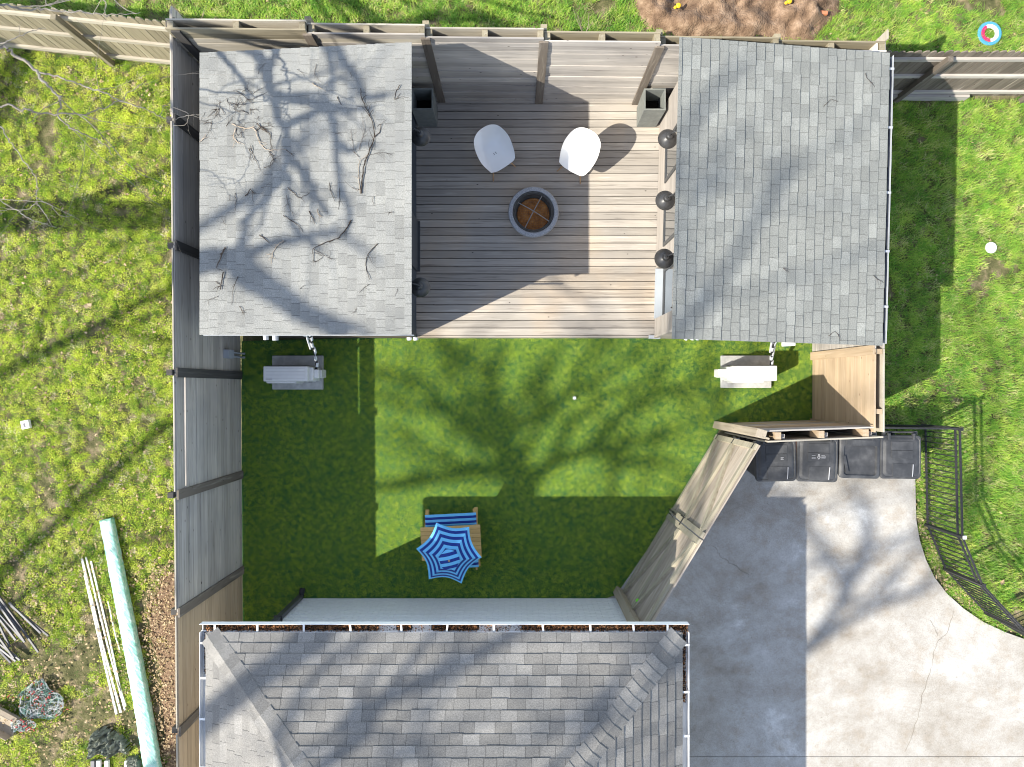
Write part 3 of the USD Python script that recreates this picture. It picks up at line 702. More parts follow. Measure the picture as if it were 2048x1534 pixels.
nf = {"g": ("glossy_bsdf", {"color": (.85, .9, .95), "roughness": .03}), "d": ("principled_bsdf", {"base_color": (.02, .023, .026), "roughness": .1}), "f": ("fresnel", {"IOR": 1.6}), "m": ("mix_closure", {})}
usdkit.material(stage, "/World/Looks/dark_window_glass", nf, [("f.fac", "m.fac"), ("d.BSDF", "m.closure1"), ("g.BSDF", "m.closure2")], surface="m.closure"); M["glass"] = "/World/Looks/dark_window_glass"
def opening(name, y0, y1, z0, z1, dx=0.0):
    def rbox(nm, a_, b_, mt, parent=rs):
        return globals()["rbox"](nm, (a_[0] + dx, a_[1], a_[2]), (b_[0] + dx, b_[1], b_[2]), mt, parent)
    w = rbox(name, (-.028, y0, z0), (-.001, y1, z0 + .06), M["glass_frame"])
    rbox("frame", (-.028, y0, z1 - .06), (-.001, y1, z1), M["glass_frame"], w)
    rbox("frame", (-.028, y0, z0 + .061), (-.001, y0 + .06, z1 - .061), M["glass_frame"], w)
    rbox("frame", (-.028, y1 - .06, z0 + .061), (-.001, y1, z1 - .061), M["glass_frame"], w)
    rbox("pane", (-.012, y0 + .061, z0 + .061), (-.003, y1 - .061, z1 - .061), M["glass"], w)
    return w
opening("window", 1.45 + .13, 2.22 + .10, 1.02, 2.2)
opening("window", 2.62 + .10, 3.36 + .10, 1.02, 2.2)
d = opening("door", .36, 1.30, .345, 2.42, .165)
rbox("threshold", (-.012, .358, .302), (.134, 1.302, .342), M["sill"])
hv, hf = MB().tube([(.10, .46, 1.28), (.10, .46, 1.44)], .012, 8).get()
obj("handle", (hv, hf), M["black_metal"], d, local=True)
# gutter along the low east edge
def gutter_profile(w, h, t):
    return [(0, 0), (w, 0), (w, h), (w - t, h), (w - t, t), (t, t), (t, h), (0, h)]
gt_ = MB()
prof = gutter_profile(.115, .10, .006)
r0 = np.array([[2.955 + x, -.20, 2.79 + z] for x, z in prof]); r1 = np.array([[2.955 + x, 4.23, 2.79 + z] for x, z in prof])
def prism(r0, r1):
    import trimesh
    d2 = np.array([[p[0] + p[1] * .731, p[2]] for p in r0]) if False else None
    n_ = len(r0)
    f = []
    for i_ in range(n_):
        j_ = (i_ + 1) % n_
        f += [[i_, j_, n_ + j_], [i_, n_ + j_, n_ + i_]]
    capf = [[0, 1, 4], [0, 4, 5], [1, 2, 3], [1, 3, 4], [0, 5, 6], [0, 6, 7]]
    f += [c[::-1] for c in capf] + [[n_ + a for a in c] for c in capf]
    return np.vstack([r0, r1]), np.array(f)
gut = obj("gutter", prism(r0, r1), M["pipe_grey"], rs, local=True)
rbox("wet_bottom", (2.964, -.19, 2.797), (3.061, 4.22, 2.803), M["debris_dark"], gut)
for y in (.35, 1.2, 2.1, 3.1, 4.0):
    rbox("strap", (2.95, y, 2.892), (3.075, y + .035, 2.898), M["pipe_grey"], gut)

# barn lamps
def barn_lamp(label, c, wallx, group):
    t = thing("barn_lamp", label, "lamp", c, group=group)
    r = .157
    prof = [(r, -.10), (r + .004, -.092), (r * .93, -.055), (r * .74, -.012), (r * .5, .018), (r * .38, .028), (r * .33, .05), (r * .3, .085), (r * .2, .10), (0.0, .102)]
    obj("shade", lathe([(r - .006, -.10)] + prof, c, 40), M["lamp"], t, smooth=35)
    s = 1 if wallx > c[0] else -1
    g = wallx - c[0]
    pts = spline([c + [0, 0, .09], c + [0, 0, .15], c + [g * .25, .015, .22], c + [g * .65, .03, .20], c + [g, .035, .14]])
    obj("gooseneck", MB().tube(pts, .011, 8).get(), M["black_metal"], t, smooth=40)
    obj("wall_plate", MB().tube([(wallx - s * .002, c[1] + .035, c[2] + .14), (wallx - s * .025, c[1] + .035, c[2] + .14)], .05, 14).get(), M["lamp"], t)
LZl = 2.4
for (px, py), lb in (((1338, 274), "dark barn lamp nearest the right planter on the right shed"), ((1333, 398), "middle dark barn lamp of three on the right shed wall"), ((1331, 515), "dark barn lamp beside the glazed door of the right shed")):
    c = W(px, py, LZl)
    barn_lamp(lb, c, 2.64 + (c[1] - .95) * .0253 + .0, "barn lamps on the right shed")
for (px, py), lb in (((840, 269), "dark barn lamp beside the left planter on the left shed"), ((839, 573), "dark barn lamp near the front corner of the left shed")):
    barn_lamp(lb, W(px, py, LZl), -1.869, "barn lamps on the left shed")

# ---------------------------------------------------------------- house
hs = thing("brick_house", "white painted brick house with hipped grey shingle roof and leaf-filled gutters", "house", (-1.1, -6.6, 0))
HX0, HX1, HY = -4.23, 2.045, -4.085
EX0, EX1, EY, EZ, PIT = -4.62, 2.50, -3.665, 3.16, .5
mortar = mat("painted_mortar", [(0, (.66, .66, .66)), (1, (.74, .74, .74))], bump=0)
obj("wall", MB().box((HX0 + .02, -14, 0), (HX1 - .02, HY - .012, 3.0)).get(), mortar, hs)
bm = MB()
for r_ in range(38):
    z0 = .02 + r_ * .077
    x = HX0 - (.1 if r_ % 2 else 0)
    while x < HX1:
        a, b = max(x, HX0), min(x + .197, HX1)
        if b - a > .02:
            pr = R.uniform(-.002, .002)
            bm.box((a, HY - .09, z0), (b, HY + pr, z0 + .067))
        x += .207
    y = HY - .1
    while y > -7:
        bm.box((HX0 + .0, y - .2, z0), (HX0 + .09, y, z0 + .067)); y -= .207
obj("bricks", bm.get(), M["white_brick"], hs, kind="stuff")
# roof planes
ax_, rl = (EX0 + EX1) / 2, (EX1 - EX0) / 2
apex = np.array([ax_, EY - rl, EZ + PIT * rl]); apex2 = np.array([ax_, -14.0, EZ + PIT * rl])
nwc, nec = np.array([EX0, EY, EZ]), np.array([EX1, EY, EZ])
sw_, se_ = np.array([EX0, -14.0, EZ]), np.array([EX1, -14.0, EZ])
rv = np.array([nwc, nec, apex, apex2, sw_, se_]) - [0, 0, .006]
rf_ = np.array([[0, 2, 1], [0, 4, 3], [0, 3, 2], [1, 2, 3], [1, 3, 5], [0, 1, 5], [0, 5, 4], [3, 4, 5]])
roof = obj("roof", (rv, rf_), M["felt"], hs)
S2 = math.sqrt(1 + PIT * PIT)
ymax = 2.05
def plane(P0, U, dirv, reg, lim):
    V = np.array([dirv[0], dirv[1], PIT]) / S2
    Nn = np.cross(U, V); Nn = Nn / np.linalg.norm(Nn); Nn = Nn if Nn[2] > 0 else -Nn
    shingle_field(roof, P0, U, V, Nn, reg, .152, .17, .31, M["shingle_c"], thick=.013, limit=lim)
Lh = EX1 - EX0
vis = 2.1 * S2
reg = sg.Polygon([(0, 0), (Lh, 0), (Lh - 2.1, vis), (2.1, vis)])
plane(nec, np.array([-1., 0, 0]), (0, -1.), reg, 220)
plane(np.array([EX1, EY - 3.4, EZ]), np.array([0, 1., 0]), (-1., 0), sg.Polygon([(0, 0), (3.4, 0), (3.4 - 1.9, 1.9 * S2), (0, 1.9 * S2)]), 45)
plane(nwc, np.array([0, -1., 0]), (1., 0), sg.Polygon([(0, 0), (3.4, 0), (3.4, 1.9 * S2), (1.9, 1.9 * S2)]), 35)
# hip caps
for c0, sx in ((nwc, 1), (nec, -1)):
    hd = np.array([sx, -1.0, PIT]); L = np.linalg.norm(hd[:2]) ; step = .15
    for k in range(20):
        s0 = .06 + k * step; s1 = s0 + step + .05
        w = .17
        ring = []
        for s, lift in ((s0, .026), (s1, .010)):
            base = c0 + hd * s / L
            a1 = np.array([sx * w * .7, w * .7, 0]); a2 = np.array([-sx * w * .7, -w * .7, 0])
            def zoff(o):                       # both sides fall away from the hip
                return -PIT * w * .7 * 1.0
            pl = base + a1 + [0, 0, zoff(a1) + lift]; pr = base + a2 + [0, 0, zoff(a2) + lift]
            ml = base + a1 * .45 + [0, 0, zoff(a1) * .42 + lift + .004]; mr = base + a2 * .45 + [0, 0, zoff(a2) * .42 + lift + .004]
            pc = base + [0, 0, lift + .012]
            ring.append([pl, ml, pc, mr, pr])
        top = np.array(ring[0] + ring[1]); bot = top - [0, 0, .012]
        f = []
        for i_ in range(4):
            f += [[i_, i_ + 1, 6 + i_], [i_, 6 + i_, 5 + i_]]
        f = np.array(f); fb = f[:, ::-1] + 10
        e = [[0, 10, 1], [1, 10, 11], [1, 11, 2], [2, 11, 12], [2, 12, 3], [3, 12, 13], [3, 13, 4], [4, 13, 14], [0, 5, 10], [5, 15, 10], [4, 14, 9], [9, 14, 19]]
        v = np.vstack([top, bot]); f = np.vstack([f, fb, e])
        obj("hip_cap", (v, f), M["shingle_c"], roof)
# gutters: north, west, east
GZ = 3.02
def u_gutter(path0, path1, inward, w=.125, h=.115):
    """white trough from path0 to path1; its roof side lies along 'inward'"""
    prof = gutter_profile(w, h, .010)
    prof[6] = (prof[6][0], .045); prof[7] = (prof[7][0], .045)
    d0 = np.array(inward, float)
    mk = lambda p: np.array([[p[0] + d0[0] * (w - x), p[1] + d0[1] * (w - x), GZ + z] for x, z in prof])
    return prism(mk(np.array(path0)), mk(np.array(path1)))
gw = .125
GYo = EY + .115; GXw = EX0 - .115; GXe = EX1 + .115
g1 = obj("gutter", u_gutter((GXw, GYo), (GXe, GYo), (0, -1)), M["white_paint"], hs)
for u0, u1 in ((GXw + .02, bx(758, GZ)), (bx(793, GZ), bx(824, GZ)), (bx(863, GZ), bx(958, GZ)), (bx(1043, GZ), GXe - .02)):
    obj("wet_bottom", MB().box((u0, GYo - .113, GZ + .012), (u1, GYo - .012, GZ + .03)).get(), M["debris_dark"], g1)
g2 = obj("gutter", u_gutter((GXw, GYo - .127), (GXw, -9), (1, 0)), M["white_paint"], hs)
g3 = obj("gutter", u_gutter((GXe, GYo - .127), (GXe, -9), (-1, 0)), M["white_paint"], hs)
for px in (515, 608, 700, 802, 895, 987, 1085, 1180, 1266, 1335, 430):
    x = bx(px, GZ + .11)
    m = MB().beam((x, GYo + .002, GZ + .119), (x + R.uniform(-.015, .015), GYo - .135, GZ + .124), .03, .005)
    obj("strap", m.get(), M["white_paint"], g1)
for py in (1285, 1355, 1437, 1534):
    y = W(0, py, GZ + .1)[1]
    obj("strap", MB().beam((GXw - .002, y, GZ + .119), (GXw + .135, y, GZ + .124), .03, .005).get(), M["white_paint"], g2)
for py in (1289, 1383, 1471):
    y = W(0, py, GZ + .1)[1]
    obj("strap", MB().beam((GXe + .002, y, GZ + .119), (GXe - .135, y, GZ + .124), .03, .005).get(), M["white_paint"], g3)
def debris(n_, fx, fy, zlo, seed, parent, frac_dark=.45):
    rg = np.random.default_rng(seed)
    for mt, cnt in ((M["leaf_orange"], int(n_ * (1 - frac_dark))), (M["debris_dark"], int(n_ * frac_dark))):
        b = MB()
        for _ in range(cnt):
            c = np.array([fx(rg), fy(rg), zlo + rg.uniform(0, .05)])
            if b.n == -1: continue
            t1 = rg.normal(size=3); t1 /= np.linalg.norm(t1); t2 = np.cross(t1, rg.normal(size=3)); t2 /= np.linalg.norm(t2)
            s = rg.uniform(.006, .02)
            b.add([c - t1 * s, c + t2 * s * .5, c + t1 * s, c - t2 * s * .5], [[0, 1, 2], [0, 2, 3]])
        obj("leaf_debris", b.get(), mt, parent, kind="stuff")
def clump_x(rg):
    while True:
        px = rg.uniform(412, 1376)
        if 755 < px < 795 and rg.random() < .8: continue
        if 822 < px < 865 and rg.random() < .8: continue
        if 955 < px < 1045 and rg.random() < .75: continue
        return bx(px, GZ + .06)
debris(9000, clump_x, lambda rg: GYo - .014 - abs(rg.normal(0, .5)) % .108, GZ + .035, 5, g1)
debris(900, lambda rg: GXw + .10 - rg.uniform(0, .045), lambda rg: GYo - .14 - rg.uniform(0, .62) , GZ + .03, 6, g2, .8)
debris(1200, lambda rg: GXe - .10 + rg.uniform(0, .06), lambda rg: GYo - .1 - rg.uniform(0, 1.1), GZ + .03, 7, g3, .6)
obj("fascia", MB().box((EX0 + .01, EY - .05, EZ - .2), (EX1 - .01, EY - .012, EZ - .02)).get(), M["white_paint"], hs)
obj("soffit", MB().box((EX0 + .01, -9, EZ - .24), (EX1 - .01, EY - .05, EZ - .205)).get(), M["white_paint"], hs)
ds = obj("downspout", MB().cbox((-4.13, HY + .055, 1.55), (.10, .085, 2.85), 0, .01).get(), M["lamp"], hs)
obj("elbow", MB().tube(spline([(-4.13, HY + .055, .16), (-4.13, HY + .07, .07), (-4.11, HY + .2, .05)]), .052, 10).get(), M["black_metal"], ds)
obj("strap", MB().cbox((-4.13, HY + .06, 1.4), (.15, .1, .03)).get(), M["lamp"], ds)

# ---------------------------------------------------------------- trees first laid out as limbs
def shade_pt(px, py, zs, zb):
    """the point at height zb whose shadow falls where the pixel sees height zs"""
    p = W(px, py, zs); zb = zb * 1.2
    return np.array([p[0] - SX * (zb - zs), p[1] - SY * (zb - zs), zb])
def grow(m, pts, r0, r1, lvl, rg, density=1.0, spread=.55, sides=6, up=.25):
    p = spline(pts, 5)
    L = np.linalg.norm(np.diff(p, axis=0), axis=1).sum()
    p[1:-1] += rg.normal(0, min(.004 * L, .02), p[1:-1].shape)
    rr = np.linspace(r0, r1, len(p))
    m.tube(p, rr, sides=sides if r0 > .03 else 4)
    if lvl <= 0:
        return
    nchild = max(1, int(L * density * rg.uniform(.8, 1.2)))
    for _ in range(nchild):
        k = int(rg.uniform(.2, .98) * (len(p) - 2))
        t = p[k + 1] - p[k]; t = t / (np.linalg.norm(t) + 1e-9)
        d = t + rg.normal(0, spread, 3) + [0, 0, up * rg.uniform(0, 1)]
        d /= np.linalg.norm(d)
        ll = L * rg.uniform(.28, .55) if lvl > 1 else rg.uniform(.2, .6) * min(L, 1.6)
        rc = rr[k] * rg.uniform(.4, .62)
        q = [p[k]]
        for s in range(3):
            d = d + rg.normal(0, .22, 3) + [0, 0, up * .2]; d /= np.linalg.norm(d)
            q.append(q[-1] + d * ll / 3)
        grow(m, q, rc, rc * .3, lvl - 1, rg, density * 1.25, spread, sides, up)
def tree(label, trunk, limbs, seed, density=.8, lvl=2, up=.25, r_scale=.72):
    rg = np.random.default_rng(seed)
    t = thing("bare_tree", label, "tree", (trunk[0][0], trunk[0][1], 0))
    tp = spline([q[:3] for q in trunk], 5)
    tr = np.interp(np.linspace(0, 1, len(tp)), np.linspace(0, 1, len(trunk)), [q[3] for q in trunk])
    obj("trunk", MB().tube(tp, tr, sides=12).get(), M["bark"], t, smooth=True)
    m = MB()
    for pts, r0, r1, *lv in limbs:
        grow(m, pts, r0 * r_scale, r1 * r_scale, lv[0] if lv else lvl, rg, density, up=up)
    obj("branches", m.get(), M["bark"], t, smooth=True)
    return t
S = shade_pt
def S2(px, py, zs, zb):
    return shade_pt(px, py, zs, zb * 1.4)
# tree whose low branch tips hang into the picture at the top left
def vis(pts, z0, z1):
    n_ = len(pts)
    return [W(x, y, z0 + (z1 - z0) * k / max(n_ - 1, 1)) for k, (x, y) in enumerate(pts)]
VB = [([(-260, 60), (-120, 70), (0, 90), (19, 103), (50, 122), (75, 144), (84, 160), (107, 184), (120, 200), (118, 232), (140, 255), (175, 272), (207, 287), (225, 310)], .055, .008, 5.6, 5.0),
      ([(-240, 190), (-80, 205), (0, 211), (38, 217), (82, 225), (150, 230), (190, 222), (220, 210), (240, 198), (265, 182), (290, 165)], .034, .006, 5.4, 5.0),
      ([(75, 144), (112, 152), (140, 163), (175, 175), (212, 187), (250, 205), (295, 220), (318, 232), (345, 238), (376, 229), (402, 229)], .026, .005, 5.3, 5.2),
      ([(-200, 0), (-60, 8), (0, 10), (38, 15), (82, 20), (130, 23), (175, 25), (212, 30), (250, 29), (280, 25)], .036, .007, 5.9, 5.4),
      ([(-120, 70), (-40, 92), (0, 88), (25, 78), (50, 68), (72, 59), (92, 57)], .028, .005, 5.6, 5.5),
      ([(-160, 220), (-60, 240), (0, 254), (12, 272), (32, 300), (50, 325), (70, 350), (74, 384), (72, 404), (57, 419), (30, 420), (0, 421)], .024, .005, 5.2, 4.8),
      ([(-120, 390), (-40, 390), (0, 403), (32, 419), (57, 436), (82, 446), (113, 456)], .018, .004, 5.0, 4.7),
      ([(72, 404), (92, 431), (100, 446), (106, 454)], .012, .004, 4.8, 4.7), ([(0, 398), (60, 402), (97, 407), (112, 424), (130, 434), (144, 430)], .01, .003, 4.8, 4.7),
      ([(130, -40), (150, -20), (207, 0), (210, 22), (205, 28)], .02, .004, 5.6, 5.5), ([(210, -30), (225, -5), (250, 18), (270, 26)], .02, .004, 5.6, 5.5), ([(-60, 8), (75, -10), (95, 10), (125, -5), (150, -30)], .02, .004, 5.7, 5.6),
      ([(345, 214), (375, 226), (376, 238), (370, 250), (346, 252)], .009, .003, 3.6, 3.2), ([(318, 232), (330, 212), (345, 214)], .01, .009, 5.2, 3.6)]
def visl(v):
    return (vis(v[0], v[3], v[4]), v[1] * .45, max(v[2] * .6, .003))
hub = np.array([-10.6, 5.6, 6.4])
def C1(pts, z0, z1, zs=3.1):
    n_ = len(pts)
    return [S(400 + x * .20996, 80 + y * .20996, zs, (z0 + (z1 - z0) * k / (n_ - 1)) / 1.2) for k, (x, y) in enumerate(pts)]
RB = [([(-560, -250), (470, 130), (560, 270), (620, 380), (690, 520), (705, 640), (720, 760), (800, 830), (808, 930), (820, 1100), (812, 1300), (830, 1500)], 8.6, 11, .075, .035),
      ([(710, 60), (640, 240), (620, 380)], 9.8, 9.25, .045, .05), ([(60, 120), (95, 150), (210, 260), (330, 390), (375, 470), (400, 560)], 7.2, 7.4, .04, .02),
      ([(330, 390), (500, 460), (620, 580), (700, 640), (800, 690)], 7.4, 7.8, .018, .008), ([(330, 390), (150, 430), (60, 500), (20, 560)], 7.4, 7.6, .014, .006),
      ([(340, 370), (420, 360), (520, 365)], 7.4, 7.5, .012, .005), ([(400, 560), (360, 740), (300, 790)], 7.4, 7.5, .018, .008),
      ([(800, 830), (950, 750), (1100, 700), (1200, 650), (1270, 690), (1330, 800), (1350, 950), (1370, 1150), (1390, 1350), (1400, 1500)], 10.2, 11.4, .07, .04),
      ([(1230, 40), (1290, 180), (1320, 330), (1330, 500)], 10.6, 10.8, .05, .03), ([(1350, 60), (1450, 220), (1560, 340), (1640, 500), (1720, 540), (1900, 520)], 11.5, 12, .07, .05),
      ([(1200, 650), (1270, 420), (1350, 360), (1440, 370), (1520, 460), (1540, 600)], 10.6, 10.9, .035, .02), ([(690, 520), (900, 560), (1100, 590), (1250, 620), (1500, 660), (1750, 640)], 9.5, 11.2, .08, .05),
      ([(1350, 950), (1500, 1050), (1650, 980), (1800, 1000)], 11.0, 11.6, .06, .03), ([(820, 1100), (1000, 1250), (1150, 1500), (1280, 1650)], 10.56, 11.5, .06, .04), ([(812, 1300), (640, 1450), (520, 1600), (300, 1750)], 10.78, 11.4, .055, .035),
      ([(830, 1500), (880, 1750), (1050, 1900), (1200, 2000)], 11.0, 11.5, .05, .03), ([(1390, 1350), (1500, 1600), (1480, 1850)], 11.4, 11.6, .05, .03)]
rb_hub = C1([(-560, -250), (0, 0)], 8.6, 8.6)[0]
near = [([(-13.4, 7.25, 6.5), rb_hub], .12, .08, 0), ([rb_hub, *C1([(0, 60), (60, 120)], 7.2, 7.2)], .05, .04, 0), ([rb_hub, *C1([(640, -300), (1230, 40)], 10, 10.6)], .07, .05, 0), ([rb_hub, *C1([(640, -400), (1350, 60)], 10, 11.5)], .07, .06, 0)] + [(C1(p_, a_, b_), c_, d_) for p_, a_, b_, c_, d_ in RB]
near += [([(-13.5, 7.2, 3.0), (-12.2, 6.5, 5.2), hub], .07, .05, 0)]
for a in ([hub, vis(VB[0][0][:1], 5.6, 5.6)[0]], [hub, vis(VB[1][0][:1], 5.4, 5.4)[0]], [hub, vis(VB[3][0][:1], 5.9, 5.9)[0]], [hub, vis(VB[5][0][:1], 5.2, 5.2)[0]], [hub, vis(VB[6][0][:1], 5.0, 5.0)[0]], [hub, vis(VB[9][0][:1], 5.6, 5.6)[0], vis(VB[10][0][:1], 5.6, 5.6)[0]]):
    near.append((a, .034, .022, 0))
tree("bare tree whose pale branch tips hang over the left fence, top left", [(-13.6, 7.4, -.2, .32), (-13.5, 7.2, 3.0, .24), (-13.3, 7.3, 8, .17), (-13.5, 7.5, 12, .09)], near + [visl(v) for v in VB], 21, density=1.3, lvl=2, up=.03, r_scale=1.0)
# tall trees standing beyond the frame, to the left and below; their crowns throw the branch shade
L1 = [(-18.4, -3.72, 8.0), S(0, 750, 0, 7.3), S(170, 665, 0, 8.6), S(345, 580, 0, 10.2), S(470, 420, 3, 16), S(600, 300, 3, 17), S(690, 180, 3, 17.5)]
tree("stout bare tree with a low level limb left of the lawn", [(-16.9, .0, -.3, .5), (-16.7, .1, 2.4, .42), (-16.2, .3, 4.4, .34)],
     [([(-16.3, .25, 4.0), S(-60, 440, 0, 4.05), S(0, 434, 0, 4.3), S(170, 430, 0, 4.8), S(345, 424, 0, 5.4), S(480, 380, 0, 6.4)], .36, .26),
      ([(-16.2, .3, 4.4), (-16.8, 2.4, 7), (-17.5, 5.5, 10), (-18, 8, 13)], .3, .1)], 31, density=.12, lvl=2, r_scale=1.0)
tree("tall bare tree left of the lawn", [(-18.5, -3.8, -.3, .28), (-18.45, -3.75, 4, .2), (-18.4, -3.72, 8.1, .13)],
     [(L1, .155, .06),
      ([(-18.45, -3.75, 5.5), S(-60, 1240, 0, 7), S(0, 1150, 0, 7.6), S(120, 1040, 0, 8.4), S(220, 950, 0, 9.2), S(345, 840, 0, 10)], .19, .10),
      ([S(345, 580, 0, 10.2), S(405, 525, 3, 11.6), S(500, 555, 3, 12.2), S(600, 600, 3, 12.8), S(720, 660, 3, 13.4)], .25, .14)], 5, density=.45, lvl=3, r_scale=.9)
T2 = S2(1042, 1010, 0, 13); T2m = T2 + [-.4, -2.6, -9.0]
tree("tall bare tree below the left fence", [(T2[0] - .6, T2[1] - 5.0, -.3, .5), (*T2m, .36), (*T2, .2)],
     [([T2, S2(1040, 975, 0, 13.5), S2(1030, 930, 0, 14), S2(1008, 880, 0, 14.6), S2(998, 830, 0, 15.2), S2(985, 760, 0, 16), S2(1000, 690, 0, 16.6)], .25, .08),
      ([S2(1030, 930, 0, 14), S2(960, 870, 0, 14.7), S2(880, 800, 0, 15.4), S2(800, 752, 0, 16), S2(750, 740, 0, 16.4)], .13, .05),
      ([S2(1042, 980, 0, 13.5), S2(1100, 930, 0, 14.2), S2(1180, 900, 0, 14.8), S2(1260, 885, 0, 15.4), S2(1330, 870, 0, 15.8)], .15, .06),
      ([S2(1008, 880, 0, 14.6), S2(1080, 820, 0, 15.2), S2(1150, 780, 0, 15.7), S2(1230, 740, 0, 16.2), S2(1300, 690, 0, 16.8)], .13, .05),
      ([S2(985, 760, 0, 16), S2(920, 700, 0, 16.5), S2(860, 670, 0, 17)], .10, .05), ([S2(1080, 820, 0, 15.2), S2(1100, 740, 0, 15.8), S2(1120, 690, 0, 16.2)], .09, .05),
      ([S2(1180, 900, 0, 14.8), S2(1240, 830, 0, 15.4), S2(1290, 800, 0, 16), S2(1390, 760, 0, 16.4), S2(1440, 720, 0, 16.8)], .12, .06),
      ([S2(998, 830, 0, 15.2), S2(940, 790, 0, 15.6), S2(905, 730, 0, 16), S2(880, 690, 0, 16.4)], .09, .05), ([S2(1100, 930, 0, 14.2), S2(1140, 850, 0, 15), S2(1210, 800, 0, 15.6), S2(1330, 740, 0, 16)], .10, .05),
      ([S2(1030, 930, 0, 14), S2(930, 930, 0, 14.6), S2(850, 900, 0, 15), S2(770, 850, 0, 15.4)], .09, .05), ([S2(1180, 900, 0, 14.8), S2(1260, 930, 0, 15.2), S2(1360, 920, 0, 15.6)], .08, .05),
      ([T2m, S2(560, 1590, 4, 10), S2(680, 1450, 3.8, 11.5), S2(860, 1370, 3.6, 12.6), S2(1010, 1290, 3.4, 13.6)], .13, .05),
      ([S2(680, 1450, 3.8, 11.5), S2(700, 1400, 3.7, 12), S2(740, 1330, 3.5, 13)], .07, .03), ([S2(560, 1590, 4, 10), S2(590, 1400, 3.6, 12), S2(690, 1290, 3.4, 13)], .08, .04)],
      8, density=.75, lvl=3, r_scale=1.15)
tree("tall bare tree below the house", [(-16.6, -19, -.3, .45), (-16.5, -17.5, 12, .3), (-16.2, -15.4, 22.4, .13)],
     [([(-16.2, -15.4, 22.4), S2(1690, 1180, 0, 14.4), S2(1620, 1060, 0, 15), S2(1500, 920, 0, 15.6), S2(1440, 800, 0, 16.2), S2(1420, 690, 0, 17), S2(1480, 310, 3, 18)], .11, .05),
      ([(-16.2, -15.4, 22.4), S2(1750, 1210, 0, 14.6), S2(1850, 1170, 0, 15.2), S2(1950, 1000, 0, 16), S2(1990, 760, 0, 16.8), S2(1940, 570, 0, 17.4)], .10, .05),
      ([S2(1690, 1180, 0, 14.4), S2(1740, 1060, 0, 15), S2(1700, 960, 0, 15.4)], .13, .06), ([S2(1690, 1180, 0, 14.4), S2(1720, 1205, 0, 14.4), S2(1800, 1130, 0, 15)], .09, .05),
      ([(-16.45, -17.2, 14), S2(1080, 1560, 4, 12), S2(1150, 1480, 4, 13), S2(1200, 1380, 3.8, 14)], .09, .05), ([S2(1440, 800, 0, 16.2), S2(1540, 420, 3, 17), S2(1560, 300, 3, 17.6)], .09, .04),
      ([S2(1420, 690, 0, 17), S2(1400, 260, 3, 18), S2(1500, 120, 3, 18.6)], .09, .05)], 14, density=.8, lvl=3, r_scale=1.05)

# ---------------------------------------------------------------- deck furniture
def planter(label, c, rz=0.0):
    t = thing("planter", label, "planter", c)
    H, a, b = .86, .36, .385
    def sq(h, z, dx=0):
        return np.array([[c[0] - h, c[1] - h, z], [c[0] + h, c[1] - h, z], [c[0] + h, c[1] + h, z], [c[0] - h, c[1] + h, z]])
    obj("body", loft([sq(a / 2, c[2] + .004), sq(b / 2, c[2] + H - .02), sq(b / 2, c[2] + H), sq(b / 2 - .026, c[2] + H), sq(b / 2 - .03, c[2] + H - .5)], cap1=True), M["planter"], t)
    obj("soil", MB().box(c + [-b / 2 + .034, -b / 2 + .034, H - .498], c + [b / 2 - .034, b / 2 - .034, H - .47]).get(), M["potting"], t)
pc = W(844.5, 197.5, DZ + .86); planter("tall square grey planter beside the left shed, at the back fence", np.array([pc[0], pc[1], DZ]))
pc = W(1310, 198.5, DZ + .86); planter("tall square grey planter in the sun at the right shed's back corner", np.array([pc[0], pc[1], DZ]))

def chair(label, px, py, mirror, turn):
    c = W(px, py, .75); c[2] = DZ
    t = thing("shell_chair", label, "chair", c, rotz=turn, group="white shell chairs on the deck")
    # plan outline, front towards -y; back towards +y
    ctrl = np.array([(-.26, -.29), (-.12, -.325), (.12, -.325), (.26, -.29), (.33, -.08), (.325, .10), (.25, .27), (.10, .35), (-.10, .35), (-.25, .27), (-.325, .10), (-.33, -.08)])
    ring = spline(np.vstack([ctrl, ctrl[:1]]), 5)[:-1]
    n_ = len(ring)
    def surf(rf, off=0.0):
        p = ring * rf
        th = np.arctan2(ring[:, 1], ring[:, 0])
        back = np.clip((np.sin(th) + .15) / 1.15, 0, 1) ** 1.2
        side = np.abs(np.cos(th)) ** 1.5 * np.clip(np.sin(th) + .95, 0, 1)
        rise = .40 * back + .20 * side * (1 - .5 * back)
        k = np.clip((rf - .50) / .50, 0, 1) ** 1.7
        z = .44 + rise * k - .03 * (1 - rf ** 2) - .02 * np.clip(-np.sin(th) - .5, 0, 1) * k
        return np.c_[p, z + off]
    rfs = (.12, .3, .5, .62, .74, .84, .92, .97, 1.0)
    rings = [surf(r, 0) for r in rfs] + [surf(1.0, -.012)] + [surf(r, -.014) for r in rfs[::-1][1:]]
    v, f = loft(rings)
    obj("shell", (v, f), M["shell"], t, smooth=45, local=True)
    for sx, sy in ((-1, -1), (1, -1), (1, 1), (-1, 1)):
        obj("leg", MB().tube([(sx * .11, sy * .11 - .02, .385), (sx * .25, sy * .27 - (.05 if sy < 0 else 0), .0)], [.018, .011], 8).get(), M["beech"], t, smooth=40, local=True)
    m = MB()
    for a, b in (((-.2, -.2, .2), (.2, .2, .2)), ((.2, -.2, .2), (-.2, .2, .2))):
        m.tube([a, b], .004, 5)
    for sx in (-1, 1):
        m.tube([(sx * .16, -.16, .3), (sx * .16, .14, .3)], .004, 5)
    obj("wire_brace", m.get(), M["black_metal"], t, local=True)
    m = MB()
    for x in (-.02, .02):
        m.box((x - .004, -.035, .408), (x + .004, .005, .415))
    obj("seat_slots", m.get(), M["black_metal"], t, local=True)
chair("white shell chair in the shade, nearer the left shed", 989, 304, 0, 33)
